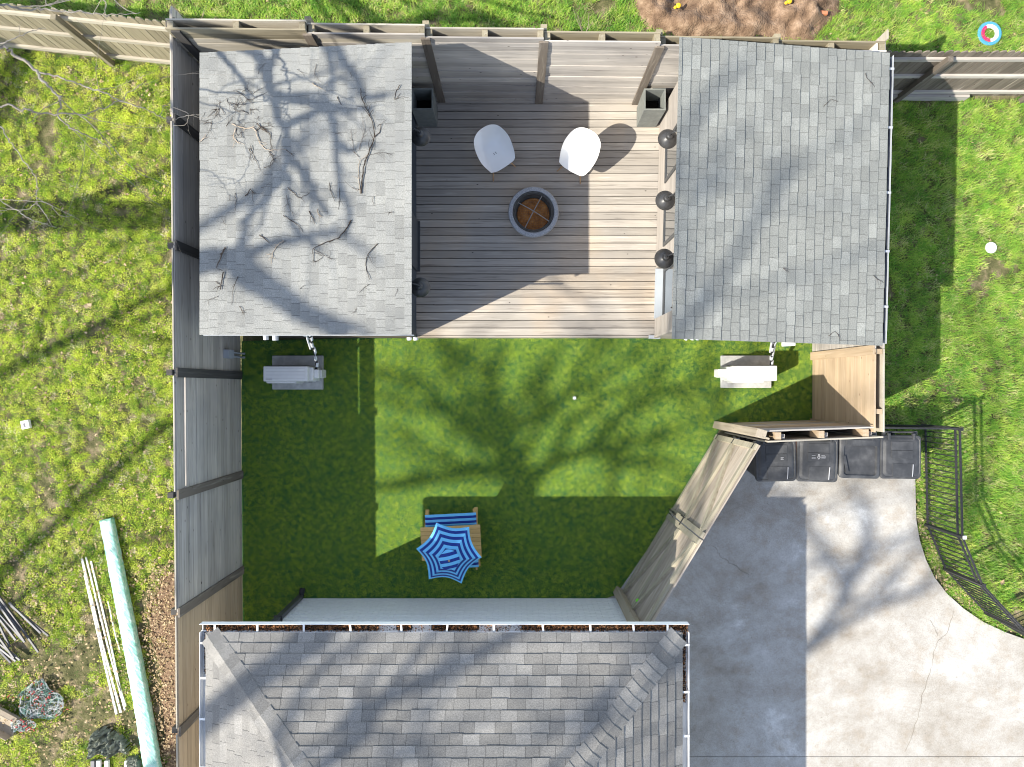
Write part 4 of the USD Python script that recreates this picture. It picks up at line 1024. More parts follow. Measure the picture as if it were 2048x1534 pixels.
chair("white sunlit shell chair casting a shadow towards the right shed", 1158, 310, 1, -29)

# round fire pit
FP = W(1067, 423, .70); FP[2] = DZ
fp = thing("fire_pit", "round grey stone fire pit with rusty bowl under a barred screen", "fire pit", FP)
obj("stone_ring", lathe([(.34, .0), (.40, .02), (.405, .28), (.462, .31), (.468, .36), (.455, .385), (.40, .395), (.384, .385), (.382, .30)], FP, 64), M["stone"], fp, smooth=35)
obj("metal_lip", lathe([(.380, .372), (.372, .382), (.352, .375), (.345, .345), (.34, .33)], FP, 64), M["steel_dark"], fp, smooth=35)
obj("bowl", lathe([(.345, .345), (.340, .27), (.325, .19), (.31, .155)], FP, 64), M["steel_dark"], fp, smooth=35)
obj("rusty_floor", lathe([(.312, .156), (.295, .185), (.27, .165), (.1, .155), (0, .155)], FP, 64), M["rust"], fp, smooth=35)
m = MB()
def dome(x, y):
    return .36 + .06 * max(0, 1 - (x * x + y * y) / .115)
m2 = MB()
for q in np.linspace(-.32, .32, 21):
    hw = math.sqrt(.335 ** 2 - q * q)
    xs_ = np.linspace(-hw, hw, 9)
    m2.tube([FP + [x, q, dome(x, q)] for x in xs_], .0011, 3, cap=False)
    m2.tube([FP + [q, x, dome(q, x)] for x in xs_], .0011, 3, cap=False)
scr = obj("spark_screen", m2.get(), M["steel_dark"], fp)
for a0 in (62, -31):
    a = math.radians(a0)
    obj("screen_bar", MB().tube([FP + [math.cos(a) * r, math.sin(a) * r, dome(r, 0) + .008] for r in np.linspace(-.335, .335, 13)], .0085, 6).get(), M["steel_bar"], scr)
obj("screen_rim", MB().tube([FP + [math.cos(a) * .338, math.sin(a) * .338, .372] for a in np.linspace(0, 2 * math.pi, 49)], .008, 6, cap=False).get(), M["steel_dark"], scr)
obj("ring_handle", MB().tube(spline([FP + [.40, .05, .22], FP + [.50, .045, .2], FP + [.52, 0, .17], FP + [.50, -.045, .2], FP + [.40, -.05, .22]]), .006, 6).get(), M["steel_bar"], fp)

# ---------------------------------------------------------------- children's picnic table, cushions, parasol
TC = W(902, 1086, .50); TC[2] = 0.03
TR = 2.9
tb = thing("picnic_table", "small honey-coloured picnic table with two attached benches", "picnic table", TC, rotz=TR)
for k in range(8):
    y = -.31 + k * .0785
    obj("table_slat", MB().box((-.56, y + .002, .45), (.56, y + .074, .472)).get(), M["table_wood"], tb, local=True)
for s in (-1, 1):
    bch = obj("bench", MB().box((-.46, s * .40 - .10, .255), (.46, s * .40 - .003, .277)).get(), M["table_wood"], tb, local=True)
    obj("bench_slat", MB().box((-.46, s * .40 + .003, .255), (.46, s * .40 + .10, .277)).get(), M["table_wood"], bch, local=True)
for sx in (-.47, .47):
    obj("leg_frame", MB().beam((sx, -.56, .01), (sx, -.12, .45), .035, .07, up=(1, 0, 0)).beam((sx, .56, .01), (sx, .12, .45), .035, .07, up=(1, 0, 0)).beam((sx + (.03 if sx < 0 else -.03), -.58, .225), (sx + (.03 if sx < 0 else -.03), .58, .225), .035, .055).get(), M["table_wood"], tb, local=True)
def TL(x, y, z):
    c, s = math.cos(math.radians(TR)), math.sin(math.radians(TR))
    return np.array([TC[0] + x * c - y * s, TC[1] + x * s + y * c, TC[2] + z])
for s, lb in ((1, "blue striped cushion on the bench nearer the sheds"), (-1, "blue striped cushion on the bench half under the parasol")):
    ct = thing("bench_cushion", lb, "cushion", TL(0, s * .40, .279), rotz=TR, group="striped cushions on the picnic table benches")
    nx, ny = 25, 13
    us, vs = np.linspace(0, 1, nx), np.linspace(0, 1, ny)
    g = []; uvs = []
    for top in (1, 0):
        for a in us:
            for b in vs:
                ed = min(a * 12, (1 - a) * 12, b * 3.2, (1 - b) * 3.2, 1.0)
                pf = math.sqrt(max(0.0, 1 - (1 - ed) ** 2))
                z = .022 + (.026 * pf + .004 * math.sin(a * 31 + b * 5) * pf if top else -.020 * pf)
                x = (a - .5) * .97; y = (b - .5) * .235
                g.append((x, y, z)); uvs.append((a, b))
    f = []
    for top in (1, 0):
        o = (1 - top) * nx * ny
        for i_ in range(nx - 1):
            for j_ in range(ny - 1):
                q = [o + i_ * ny + j_, o + (i_ + 1) * ny + j_, o + (i_ + 1) * ny + j_ + 1, o + i_ * ny + j_ + 1]
                if not top: q = q[::-1]
                f += [[q[0], q[1], q[2]], [q[0], q[2], q[3]]]
    obj("pad", (np.array(g), np.array(f)), M["cushion"], ct, smooth=True, uv=np.array(uvs), local=True)
# parasol
UC = W(897.5, 1107, 1.25); UC[2] = 0.0
um = thing("parasol", "six-sided blue and navy striped parasol over the picnic table", "parasol", (UC[0], UC[1], .03))
RIM, HZ = .585, 1.22
nr, na = 14, 8
V_, F_, UVt = [], [], []
angs = [math.radians(-7.5 + 60 * k) for k in range(6)]
tilt = np.array([.02, -.03])
for k in range(6):
    a0, a1 = angs[k], angs[(k + 1) % 6] + (2 * math.pi if k == 5 else 0)
    p0, p1 = np.array([math.cos(a0), math.sin(a0)]), np.array([math.cos(a1), math.sin(a1)])
    base = len(V_)
    for i_ in range(nr + 1):
        r = .18 + (1 - .18) * i_ / nr
        for j_ in range(na + 1):
            s = j_ / na
            sc = 1 - .13 * 4 * s * (1 - s) * r          # scalloped edge
            xy = (p0 * (1 - s) + p1 * s) * r * RIM * sc
            sag = -.035 * 4 * s * (1 - s) * r
            z = HZ + .30 * (1 - r ** 1.15) + sag
            if k == 1:
                z += .007 * math.sin(s * 40) * r
            V_.append((UC[0] + xy[0] + tilt[0] * (1 - r) * 2, UC[1] + xy[1] + tilt[1] * (1 - r) * 2, z)); UVt.append((r, s))
    for i_ in range(nr):
        for j_ in range(na):
            q = [base + i_ * (na + 1) + j_, base + (i_ + 1) * (na + 1) + j_, base + (i_ + 1) * (na + 1) + j_ + 1, base + i_ * (na + 1) + j_ + 1]
            F_ += [[q[0], q[1], q[2]], [q[0], q[2], q[3]]]
can = obj("canopy", (np.array(V_), np.array(F_)), M["canopy"], um, smooth=True, uv=np.array(UVt))
# vent cap of straight-striped cloth
V_, F_, U2 = [], [], []
for i_ in range(6):
    r = i_ / 5
    for j_ in range(36):
        a = j_ * 2 * math.pi / 36
        hexr = math.cos(math.pi / 6) / math.cos(((a - angs[0]) % (math.pi / 3)) - math.pi / 6)
        rr = r * .185 * (.55 + .45 * hexr) * (1 + .03 * math.sin(5 * a))
        z = HZ + .345 - .07 * r ** 1.3 + .004 * math.sin(a * 6) * r
        V_.append((UC[0] + tilt[0] * 1.7 + rr * math.cos(a), UC[1] + tilt[1] * 1.7 + rr * math.sin(a), z)); U2.append((.5 + rr * math.cos(a) / .4, .5 + rr * math.sin(a) / .4 - .12 * rr * math.cos(a) / .2))
for i_ in range(5):
    for j_ in range(36):
        q = [i_ * 36 + j_, (i_ + 1) * 36 + j_, (i_ + 1) * 36 + (j_ + 1) % 36, i_ * 36 + (j_ + 1) % 36]
        F_ += [[q[0], q[1], q[2]], [q[0], q[2], q[3]]]
obj("vent", (np.array(V_), np.array(F_)), M["vent"], can, smooth=True, uv=np.array(U2))
obj("pole", MB().tube([(UC[0], UC[1], .03), (UC[0], UC[1], .8), (UC[0] + tilt[0] * 1.7, UC[1] + tilt[1] * 1.7, HZ + .35)], .014, 10).get(), M["beech"], um)
obj("finial", lathe([(.018, 0), (.02, .01), (.012, .025), (0, .03)], (UC[0] + tilt[0] * 1.7, UC[1] + tilt[1] * 1.7, HZ + .345), 14), M["beech"], um)
for a in angs:
    obj("rib", MB().tube([(UC[0] + .05 * math.cos(a), UC[1] + .05 * math.sin(a), HZ + .20), (UC[0] + RIM * .95 * math.cos(a), UC[1] + RIM * .98 * math.sin(a), HZ - .045)], .005, 5).get(), M["beech"], um)

# ---------------------------------------------------------------- heat pump units
def ac_unit(label, x0, x1, y0, y1, cover_side, group):
    z0, z1 = .15, .70
    t = thing("outdoor_unit", label, "air conditioner", ((x0 + x1) / 2, (y0 + y1) / 2, .09), group=group)
    cx_, cy_ = (x0 + x1) / 2, (y0 + y1) / 2
    obj("cabinet", MB().cbox((cx_, cy_, (z0 + z1) / 2), (x1 - x0, y1 - y0, z1 - z0), 0, .02).get(), M["ac_white"], t, smooth=35)
    m = MB()
    for q in (.2, .42, .63, .84):
        m.box((x0 + .05, y0 + (y1 - y0) * q - .004, z1), (x1 - .06, y0 + (y1 - y0) * q + .004, z1 + .005))
    obj("lid_ribs", m.get(), M["ac_side"], t)
    m = MB()
    for k in range(14):
        zz = z0 + .06 + k * .034
        m.box((x0 + .06, y0 - .028, zz), (x0 + .58, y0 - .018, zz + .006))
    for k in range(9):
        xx = x0 + .06 + k * .064
        m.box((xx, y0 - .034, z0 + .05), (xx + .006, y0 - .026, z1 - .05))
    obj("fan_grille", m.get(), M["ac_white"], t)
    obj("fan_bulge", MB().cbox((x0 + .32, y0 - .008, z0 + .28), (.56, .03, .46), 0, .01).get(), M["ac_side"], t)
    s = 1 if cover_side > 0 else -1
    xe = x1 if s > 0 else x0
    obj("side_panel", MB().cbox((xe + s * .03, cy_, .38), (.07, (y1 - y0) * .86, .44), 0, .01).get(), M["ac_white"], t)
    obj("valve_cover", MB().cbox((xe + s * .105, cy_ + .005, .36), (.10, .16, .38), 0, .015).get(), M["ac_white"], t)
    obj("valve_cover", MB().cbox((xe + s * .17, cy_ + .01, .33), (.05, .15, .30), 0, .012).get(), M["ac_side"], t)
    m = MB()
    for xx in (x0 + .12, x1 - .12):
        m.box((xx - .03, y0 - .01, .085), (xx + .03, y1 + .01, z0))
    obj("feet", m.get(), M["black_rubber"], t)
    m = MB()
    for r_ in range(2):
        xx = x0 + .05
        for k in range(6):
            w = R.uniform(.008, .02)
            m.box((xx, y0 + .035 + r_ * .024, z1 + .0005), (xx + w, y0 + .042 + r_ * .024, z1 + .0035)); xx += w + .004
    obj("small_print", m.get(), M["steel_bar"], t, kind="stuff")
    v = obj("back_coil", MB().box((x0 + .04, y1 - .001, z0 + .04), (x1 - .04, y1 + .012, z1 - .04)).get(), M["steel_dark"], t)
    return t
def padthing(label, a, b):
    return obj("concrete_pad", MB().cbox(((a[0] + b[0]) / 2, (a[1] + b[1]) / 2, .045), (abs(b[0] - a[0]), abs(b[1] - a[1]), .10), 0, .012).get(), M["pad"], label=label, cat="pad")
padthing("square concrete pad in the shade under the left outdoor unit", W(544, 711, .09), W(645, 779, .09))
padthing("square concrete pad in the sun under the right outdoor unit", W(1443, 711, .09), W(1543, 776, .09))
a, b = W(526, 763, .7), W(616, 732, .7)
ac_unit("pale outdoor air conditioning unit in the shade below the left shed", a[0], b[0], a[1], b[1], 1, "outdoor units behind the sheds")
a2, b2 = W(1465, 762, .7), W(1555, 731, .7)
ac_unit("sunlit white outdoor air conditioning unit below the right shed", a2[0], b2[0], a2[1], b2[1], -1, "outdoor units behind the sheds")
def lineset(label, pts, white_from):
    t = thing("refrigerant_lines", label, "pipes", pts[-1])
    p = spline(pts, 8)
    L = len(p)
    obj("black_core", MB().tube(p, .024, 8).get(), M["black_rubber"], t, smooth=50)
    off = np.array([.03, .01, .012])
    for k in range(0, L - 3, 5):
        q = p[k:k + 4] + off * (.4 if k % 2 else -.2)
        obj("white_sleeve", MB().tube(q, .029, 8).get(), M["pipe_white"], t, smooth=50)
    p2 = p + np.array([-.05, 0, .03])
    obj("white_sleeve", MB().tube(p2[: L // 2], .018, 7).get(), M["pipe_white"], t, smooth=50)
    obj("grey_cable", MB().tube(spline([pts[0] + [-.35, .06, .1], pts[0] + [-.12, -.05, .05], pts[1] + [.01, 0, .04], pts[2] + [.02, 0, .035], pts[3] + [.0, 0, .04]], 6), .009, 6).get(), M["pipe_grey"], t, smooth=50)
    return t
lineset("bundle of taped pipes from the left shed to the shaded unit", [W(619, 664, 2.0), W(622, 680, 1.5), W(628, 700, .95), W(633, 722, .62), W(632, 744, .45)], 0)
lineset("bundle of taped pipes from the right shed to the sunlit unit", [W(1550, 676, 2.0), W(1547, 690, 1.5), W(1544, 706, .95), W(1543, 720, .7), W(1541, 738, .5)], 0)
# small fittings on the shed fronts
t = thing("pipe_outlets", "three short white pipe outlets under the right shed's front eave", "pipes", W(1386, 680, 2.2))
for k, (px, a_) in enumerate(((1377, -.5), (1386, -.15), (1396, -.1))):
    c = W(px, 671, 2.2)
    obj("outlet", MB().tube([c + [0, .16, 0], c + [a_ * .02, 0, 0], c + [a_ * .1, -.075, -.01]], .026, 10).get(), M["pipe_white"], t, smooth=50)
t = thing("junction_box", "beige outlet box on a stub under the right shed's front eave", "box", W(1575, 686, 1.9))
c = W(1577, 685, 1.9); obj("box_body", MB().cbox(c, (.2, .12, .1), .05, .01).get(), M["ac_side"], t)
obj("stub", MB().box(c + [-.04, .05, -.05], c + [.04, .33, .03]).get(), M["pipe_grey"], t)
t = thing("wall_bracket", "small grey bracket light at the right shed's front deck corner", "light", W(1308, 673, .2))
c = W(1309, 674, .3); obj("bracket", MB().cbox(c, (.22, .07, .09), -.02, .012).get(), M["pipe_grey"], t)
obj("lens", MB().cbox(c + [.01, -.0, .05], (.04, .03, .02)).get(), M["steel_dark"], t)
t = thing("electrical_box", "grey electrical box with two conduits on the left fence", "electrical box", (XL(.5) + .02, .5, .9))
c = W(463, 709, .62); xw = XL(.55) + .013
obj("box_body", MB().box((xw, c[1] - .075, .60), (xw + .10, c[1] + .08, .84)).get(), M["pipe_grey"], t)
for dy in (-.03, .045):
    obj("conduit", MB().tube([(xw + .05, c[1] + dy, .6), (xw + .05, c[1] + dy, .08), (xw + .08, c[1] + dy, .03)], .021, 8).get(), M["pipe_grey"], t, smooth=50)

# ---------------------------------------------------------------- wheelie bins
def bin_(label, px0, px1, py0, py1, kind, rz=0.0):
    a, b = W(px0, py1, 1.06), W(px1, py0, 1.06)
    c = (a + b) / 2; w, d_ = b[0] - a[0], b[1] - a[1]
    t = thing("wheelie_bin", label, "bin", (c[0], c[1], .028), rotz=rz, group="bins lined up under the short fence")
    z = 0.0
    def rr(wx, wy, zz, rad=.07, oy=0.0):
        p = sg.box(-wx / 2 + rad, -wy / 2 + rad + oy, wx / 2 - rad, wy / 2 - rad + oy).buffer(rad, quad_segs=5)
        q = np.array(sg.polygon.orient(p).exterior.coords)[:-1]
        return np.c_[q, np.full(len(q), zz)]
    body = loft([rr(w * .76, d_ * .66, .04), rr(w * .8, d_ * .7, .10), rr(w * .94, d_ * .9, .93), rr(w * .98, d_ * .95, .95), rr(w * .98, d_ * .95, .99)])
    obj("body", body, M["bin"], t, smooth=40, local=True)
    oy = -.0
    if kind == "b":
        lid = loft([rr(w, d_, .992), rr(w, d_, 1.02), rr(w * .93, d_ * .93, 1.045), rr(w * .8, d_ * .72, 1.05, .05, -.05), rr(w * .77, d_ * .69, 1.02, .05, -.05)])
        l_ = obj("lid", lid, M["bin"], t, smooth=30, local=True)
        obj("lid_panel", MB().cbox((0, d_ * .34, 1.052), (w * .72, d_ * .14, .012), 0, .004).get(), M["bin"], l_, local=True)
        obj("lid_edge", MB().beam((-w * .40, .02, 1.05), (-w * .31, -d_ * .36, 1.05), .05, .012).get(), M["bin"], l_, local=True)
    else:
        lid = loft([rr(w, d_, .992), rr(w, d_, 1.012), rr(w * .96, d_ * .96, 1.035), rr(w * .90, d_ * .9, 1.038), rr(w * .88, d_ * .88, 1.032), rr(w * .78, d_ * .82, 1.05), rr(w * .72, d_ * .78, 1.062)])
        l_ = obj("lid", lid, M["bin"], t, smooth=30, local=True)
        m = MB().cbox((0, d_ * .26, 1.066), (w * .52, d_ * .20, .012), 0, .004).cbox((0, d_ * .06, 1.066), (w * .52, d_ * .18, .012), 0, .004).cbox((0.02, -d_ * .30, 1.064), (w * .5, d_ * .30, .010), 0, .004)
        obj("lid_panel", m.get(), M["bin"], l_, local=True)
        obj("lid_rib", MB().beam((w * .27, -d_ * .16, 1.071), (w * .25, -d_ * .44, 1.068), .012, .02).get(), M["bin_mark"] , l_, local=True)
    for sx in (-1, 1):
        obj("hinge", MB().cbox((sx * w * .30, d_ * .46, 1.03), (.045, d_ * .16, .06), 0, .008).get(), M["bin"], t, local=True)
    obj("handle", MB().tube([(-w * .40, d_ * .5 + .05, .985), (w * .40, d_ * .5 + .05, .985)], .018, 10).box((-w * .42, d_ * .5 - .03, .95), (-w * .36, d_ * .5 + .07, 1.0)).box((w * .36, d_ * .5 - .03, .95), (w * .42, d_ * .5 + .07, 1.0)).get(), M["bin"], t, local=True)
    for sx in (-1, 1):
        v, f = lathe([(0.0, -.03), (.11, -.03), (.125, -.015), (.125, .015), (.11, .03), (0.0, .03)], (0, 0, 0), 24)
        v = v[:, [2, 0, 1]] + [sx * w * .41, d_ * .36, .125]
        obj("wheel", (v, f), M["black_rubber"], t, smooth=40, local=True)
    if kind == "arrow":
        m = MB()
        pts = [(-.012, .075), (.012, .075), (.012, .03), (.028, .03), (0, -.01), (-.028, .03), (-.012, .03), (-.012, .075)]
        for p, q in zip(pts[:-1], pts[1:]):
            m.beam((p[0], p[1] + .02, 1.0745), (q[0], q[1] + .02, 1.0745), .007, .004)
        obj("arrow_mark", m.get(), M["bin_mark"], l_, local=True)
        m = MB()
        for sx, rows in ((1, ((.07, .05, .08), (.055, .045, .10), (.035, .06, .10), (.02, .07, .09))), (-1, ((.06, .05, .08), (.03, .06, .085), (.012, .05, .085)))):
            for y, w0, w1 in rows:
                a0 = .045 if sx > 0 else -.125
                m.box((a0, y + .01, 1.0725), (a0 + w1 * .8, y + .015, 1.0765))
        obj("small_print", m.get(), M["bin_mark"], l_, local=True, kind="stuff")
        obj("orange_strap", MB().beam((-w / 2 - .012, d_ * .42, .97), (-w / 2 - .014, -d_ * .1, .97), .012, .06).beam((-w / 2 - .012, -d_ * .2, .96), (-w / 2 - .012, -d_ * .34, .96), .02, .06).get(), M["bin_orange"], t, local=True)
    if kind == "plainmark":
        m = MB()
        for y in (.055, .04, .022, .008):
            m.box((.07, y, 1.0725), (.07 + R.uniform(.03, .06), y + .005, 1.0765))
        obj("small_print", m.get(), M["bin_mark"], l_, local=True, kind="stuff")
bin_("charcoal wheelie bin half in shade beside the gate post", 1511, 1593, 878, 963, "plainmark", 1)
bin_("charcoal wheelie bin with a pale arrow on its lid", 1594, 1677, 874, 964, "arrow", -1.5)
bin_("dusty bin with a flat sunken lid, third from the gate", 1679, 1761, 872, 957, "b", -1.5)
bin_("charcoal wheelie bin with handle showing, next to the metal fence", 1761, 1843, 870, 958, "a", -.5)

# ---------------------------------------------------------------- black metal fence
mf = thing("metal_fence", "black metal picket fence with twin top rails curving along the driveway", "fence", W(1846, 852, 0))
FH = 1.2
PA = [W(1765, 856, FH)[:2], W(1921, 858, FH)[:2], W(1926, 1074, FH)[:2], W(1966, 1170, FH)[:2], W(2056, 1267, FH)[:2], W(2190, 1345, FH)[:2]]
for k in range(5):
    a, b = np.array(PA[k]), np.array(PA[k + 1]); L = np.linalg.norm(b - a); d = (b - a) / L
    for z in (FH - .02, FH - .15, .12):
        obj("rail", MB().beam((*(a + d * .02), z), (*(b - d * .02), z), .028, .03).get(), M["black_metal"], mf)
    nP = int(round(L / .1))
    for q in range(1, nP):
        c = a + d * L * q / nP
        obj("picket", MB().cbox((c[0], c[1], FH / 2 - .035), (.016, .016, FH - .12), math.atan2(d[1], d[0])).get(), M["black_metal"], mf)
    if k > 0:
        obj("post", MB().cbox((a[0], a[1], FH / 2), (.052, .052, FH + .04), math.atan2(d[1], d[0])).cbox((a[0], a[1], FH + .03), (.06, .06, .02)).get(), M["black_metal"], mf)
c = PA[2]; obj("post_cap", MB().cbox((c[0], c[1], FH + .047), (.062, .062, .012)).get(), M["white_plastic"], mf, label="white cap on one metal post")

# ---------------------------------------------------------------- things lying about
def disc_ring(label, px, py):
    c = W(px, py, .05)
    t = thing("throwing_ring", label, "toy", c)
    obj("blue_rim", lathe([(.225, -.01), (.232, .0), (.225, .014), (.19, .016), (.168, .012), (.168, -.004), (.225, -.01)], c, 48), M["blue"], t, smooth=40)
    def arc(a0, a1, mt, nm):
        an = np.linspace(a0, a1, 24)
        r0, r1 = .105, .170
        vi = np.array([[c[0] + r0 * math.cos(a), c[1] + r0 * math.sin(a), c[2] + .012] for a in an] + [[c[0] + r1 * math.cos(a), c[1] + r1 * math.sin(a), c[2] + .019] for a in an])
        vb = vi - [0, 0, .015]; n_ = 24
        v = np.vstack([vi, vb])
        f = [[i_, n_ + i_, n_ + i_ + 1] for i_ in range(n_ - 1)] + [[i_, n_ + i_ + 1, i_ + 1] for i_ in range(n_ - 1)]
        f += [[i_ + 1, 2 * n_ + i_ + 1, 2 * n_ + i_] for i_ in range(n_ - 1)] + [[i_ + 1, 2 * n_ + i_, i_] for i_ in range(n_ - 1)]
        obj(nm, (v, np.array(f)), mt, t)
    arc(math.radians(-85), math.radians(115), M["white_plastic"], "white_band"); arc(math.radians(116), math.radians(274), M["pink"], "red_band")
disc_ring("blue-rimmed throwing ring with white and red bands on the grass", 1979, 67)
c = W(1983, 495, .05); obj("flying_disc", lathe([(0, .018), (.08, .017), (.10, .008), (.112, -.012), (.106, -.014), (.095, .002), (0, .008)][::1], c, 40), M["white_plastic"], smooth=40, label="round white flying disc lying on the right lawn", cat="toy")
c = W(1149, 796, .04); obj("white_block", MB().cbox(c, (.06, .058, .05), .1, .006).get(), M["white_plastic"], label="small white square block lying on the sunlit artificial turf", cat="toy")
c = W(1258, 1193, 2.03)
gpos = gp3(GL - .10, .085, 1.02)
import trimesh
sp = trimesh.creation.icosphere(3, .034)
v = np.array(sp.vertices) + gp3(GL - .07, .095, 1.235); v = np.array(sp.vertices) + gp3(GL - .31, .055, 1.284); obj("tennis_ball", (v, np.array(sp.faces)), M["lime"], smooth=True, label="lime green ball resting on the middle rail of the lower gate leaf", cat="ball")
# white carton and pale leaf on the left lawn
c = W(52, 849, .06); t = thing("white_carton", "small white carton with a dark print lying on the left lawn", "carton", c, rotz=12)
obj("carton_body", MB().cbox((0, 0, 0), (.155, .16, .07), 0, .006).get(), M["white_plastic"], t, local=True)
obj("dark_print", MB().box((-.03, -.05, .036), (.012, .03, .0385)).box((-.04, .045, .036), (.03, .06, .0385)).get(), M["pole_dark"], t, local=True)

# turquoise film-wrapped long package
P = [W(*q, .12) for q in ((211, 1042), (232, 1150), (252, 1250), (273, 1360), (292, 1470), (312, 1600))]
ws = [.235, .25, .27, .28, .30, .31]
pk = spline(P, 10); wk = np.interp(np.linspace(0, 1, len(pk)), np.linspace(0, 1, 6), ws)
rings = []
for k, (p, w) in enumerate(zip(pk, wk)):
    t_ = pk[min(k + 1, len(pk) - 1)] - pk[max(k - 1, 0)]; t_ /= np.linalg.norm(t_); s_ = np.array([-t_[1], t_[0], 0]) * -1
    h = .075
    pr = [(-.5, -1), (.5, -1), (.52, -.2), (.48, .6), (.40, .92), (.1, 1.02), (-.15, 1.0), (-.42, .9), (-.5, .55), (-.52, -.2)]
    rings.append(np.array([[*(p[:2] + (s_[:2]) * (a * w * (1 + R.uniform(-.03, .03))))[:2], .085 + b * h * (1 + R.uniform(-.06, .06)) + (.006 * math.sin(k * 1.7 + a * 9))] for a, b in pr]))
wt = thing("wrapped_package", "long package wrapped in pale turquoise film on the left lawn", "package", P[0])
obj("film_wrap", loft(rings[::-1] if True else rings), M["plastic_wrap"], wt, smooth=30)
obj("end_fold", MB().cbox(P[0] + [0, .012, -.04], (.24, .04, .11), .22, .01).get(), M["wire_green"], wt)
# white vinyl slats half hidden in the clover
sl = [((164, 1117), (205, 1290), (242, 1425), .045), ((172, 1114), (214, 1285), (250, 1420), .03), ((182, 1122), (222, 1290), (246, 1404), .03), ((216, 1202), (232, 1275), (240, 1300), .02), ((170, 1150), (208, 1320), (233, 1428), .04), ((190, 1190), (226, 1330), (252, 1412), .02)]
for k, (a, b, c, w) in enumerate(sl):
    p = [W(*q, .012 + .008 * (k % 3)) for q in (a, b, c)]
    m = MB()
    for u0, u1 in ((p[0], p[1]), (p[1], p[2])):
        m.beam(u0, u1, w, .02)
    obj("vinyl_slat", m.get(), M["pvc_slat"], label=("first", "second", "third", "short right-hand", "fourth", "fifth")[k] + " thin white vinyl slat in the bundle left of the turquoise package", cat="slat", group="white slats lying in the clover")
# dark tubes at the left edge
tb_ = [((0, 1196), (77, 1304)), ((22, 1211), (97, 1271)), ((18, 1205), (82, 1266)), ((0, 1212), (48, 1281)), ((0, 1230), (50, 1284)), ((0, 1253), (20, 1294)), ((0, 1288), (40, 1320)), ((0, 1297), (32, 1322)), ((0, 1302), (22, 1325)), ((0, 1206), (40, 1262)), ((-2, 1236), (32, 1280)), ((-8, 1266), (28, 1316))]
for k, (a, b) in enumerate(tb_):
    a, b = np.array(a, float), np.array(b, float); a2 = a + (a - b) * (.9 if a[0] <= 0 else 0)
    p, q = W(*a2, .07 + .03 * (k % 3)), W(*b, .06 + .02 * (k % 4))
    o = obj("metal_tube", MB().beam(p, q, .034, .034).get(), M["pole_dark"], label=("longest dark tube, second from the top of the pile", "topmost dark tube, lying outermost on the pile", "dark tube directly under the topmost one", "third long dark tube from the top of the pile", "dark tube in the middle of the pile", "steep dark tube ending in the pile's gap", "upper of the low dark tubes in the pile", "middle of the low dark tubes in the pile", "lowest dark tube of the pile", "short dark tube crossing the upper part of the pile", "short dark tube in the middle of the pile", "short dark tube just above the low ones")[k] + " at the left lawn edge", cat="tube", group="pile of dark tubes at the left edge")
# cable tangles, box, tarp, white blocks
def tangle(label, cx, cy, rx, ry, n_, seed, z=.05, dropn=40):
    rg = np.random.default_rng(seed)
    t = thing("cable_tangle", label, "cables", W(cx, cy, .03))
    for nm, mt, cnt in (("green_strand", M["wire_green"], .22), ("white_strand", M["wire_white"], .43), ("dark_strand", M["wire_dark"], .35)):
        m = MB()
        for _ in range(int(n_ * cnt)):
            p = []; c = np.array([cx + rg.normal(0, rx * .5), cy + rg.normal(0, ry * .5)]); d = rg.normal(size=2)
            for s in range(7):
                d = d * .6 + rg.normal(size=2) * .7
                c = c + d * rx * .2
                q_ = (c - [cx, cy]) / [rx, ry]; nq = np.linalg.norm(q_)
                lim = .55 + .75 * float(meshkit.noise(np.array([math.atan2(q_[1], q_[0]) * 1.3, seed, .5])))
                nq = nq / lim; q_ = q_ / lim
                if nq > 1: c = np.array([cx, cy]) + q_ / nq * lim * [rx, ry] * (1 - .25 * min(nq - 1, 1)); d = -d
                p.append(W(c[0], c[1], z + rg.uniform(0, .07)))
            m.tube(spline(p, 4), .0045, 4)
        obj(nm, m.get(), mt, t, kind="stuff")
    m = MB()
    for _ in range(dropn):
        p = W(cx + rg.normal(0, rx * .5), cy + rg.normal(0, ry * .5), z + .07)
        d = rg.normal(size=3) * .02
        m.tube([p, p + d], .010, 5)
    obj("bulbs", m.get(), M["wire_red"], t, kind="stuff")
tangle("heap of tangled green and white light strings on the left lawn", 78, 1400, 48, 44, 150, 3)
tangle("tangled light strings spilling out of the cardboard box", 44, 1452, 26, 14, 60, 4, .16, 24)
t = thing("cardboard_box", "open tan cardboard box at the lower left edge of the lawn", "box", W(10, 1440, 0), rotz=-28)
m = MB().box((-.30, -.2, .01), (.28, .2, .03)).box((-.3, -.2, .03), (-.29, .2, .22)).box((-.29, .19, .03), (.28, .2, .22)).box((-.29, -.2, .03), (.28, -.19, .20))
obj("carton", m.get(), M["cardboard"], t, local=True)
obj("flap", MB().beam((-.25, .20, .222), (.27, .20, .222), .012, .012).beam((-.0, .28, .19), (-.0, .2, .222), .54, .008, up=(0, .3, 1)).get(), M["cardboard"], t, local=True)
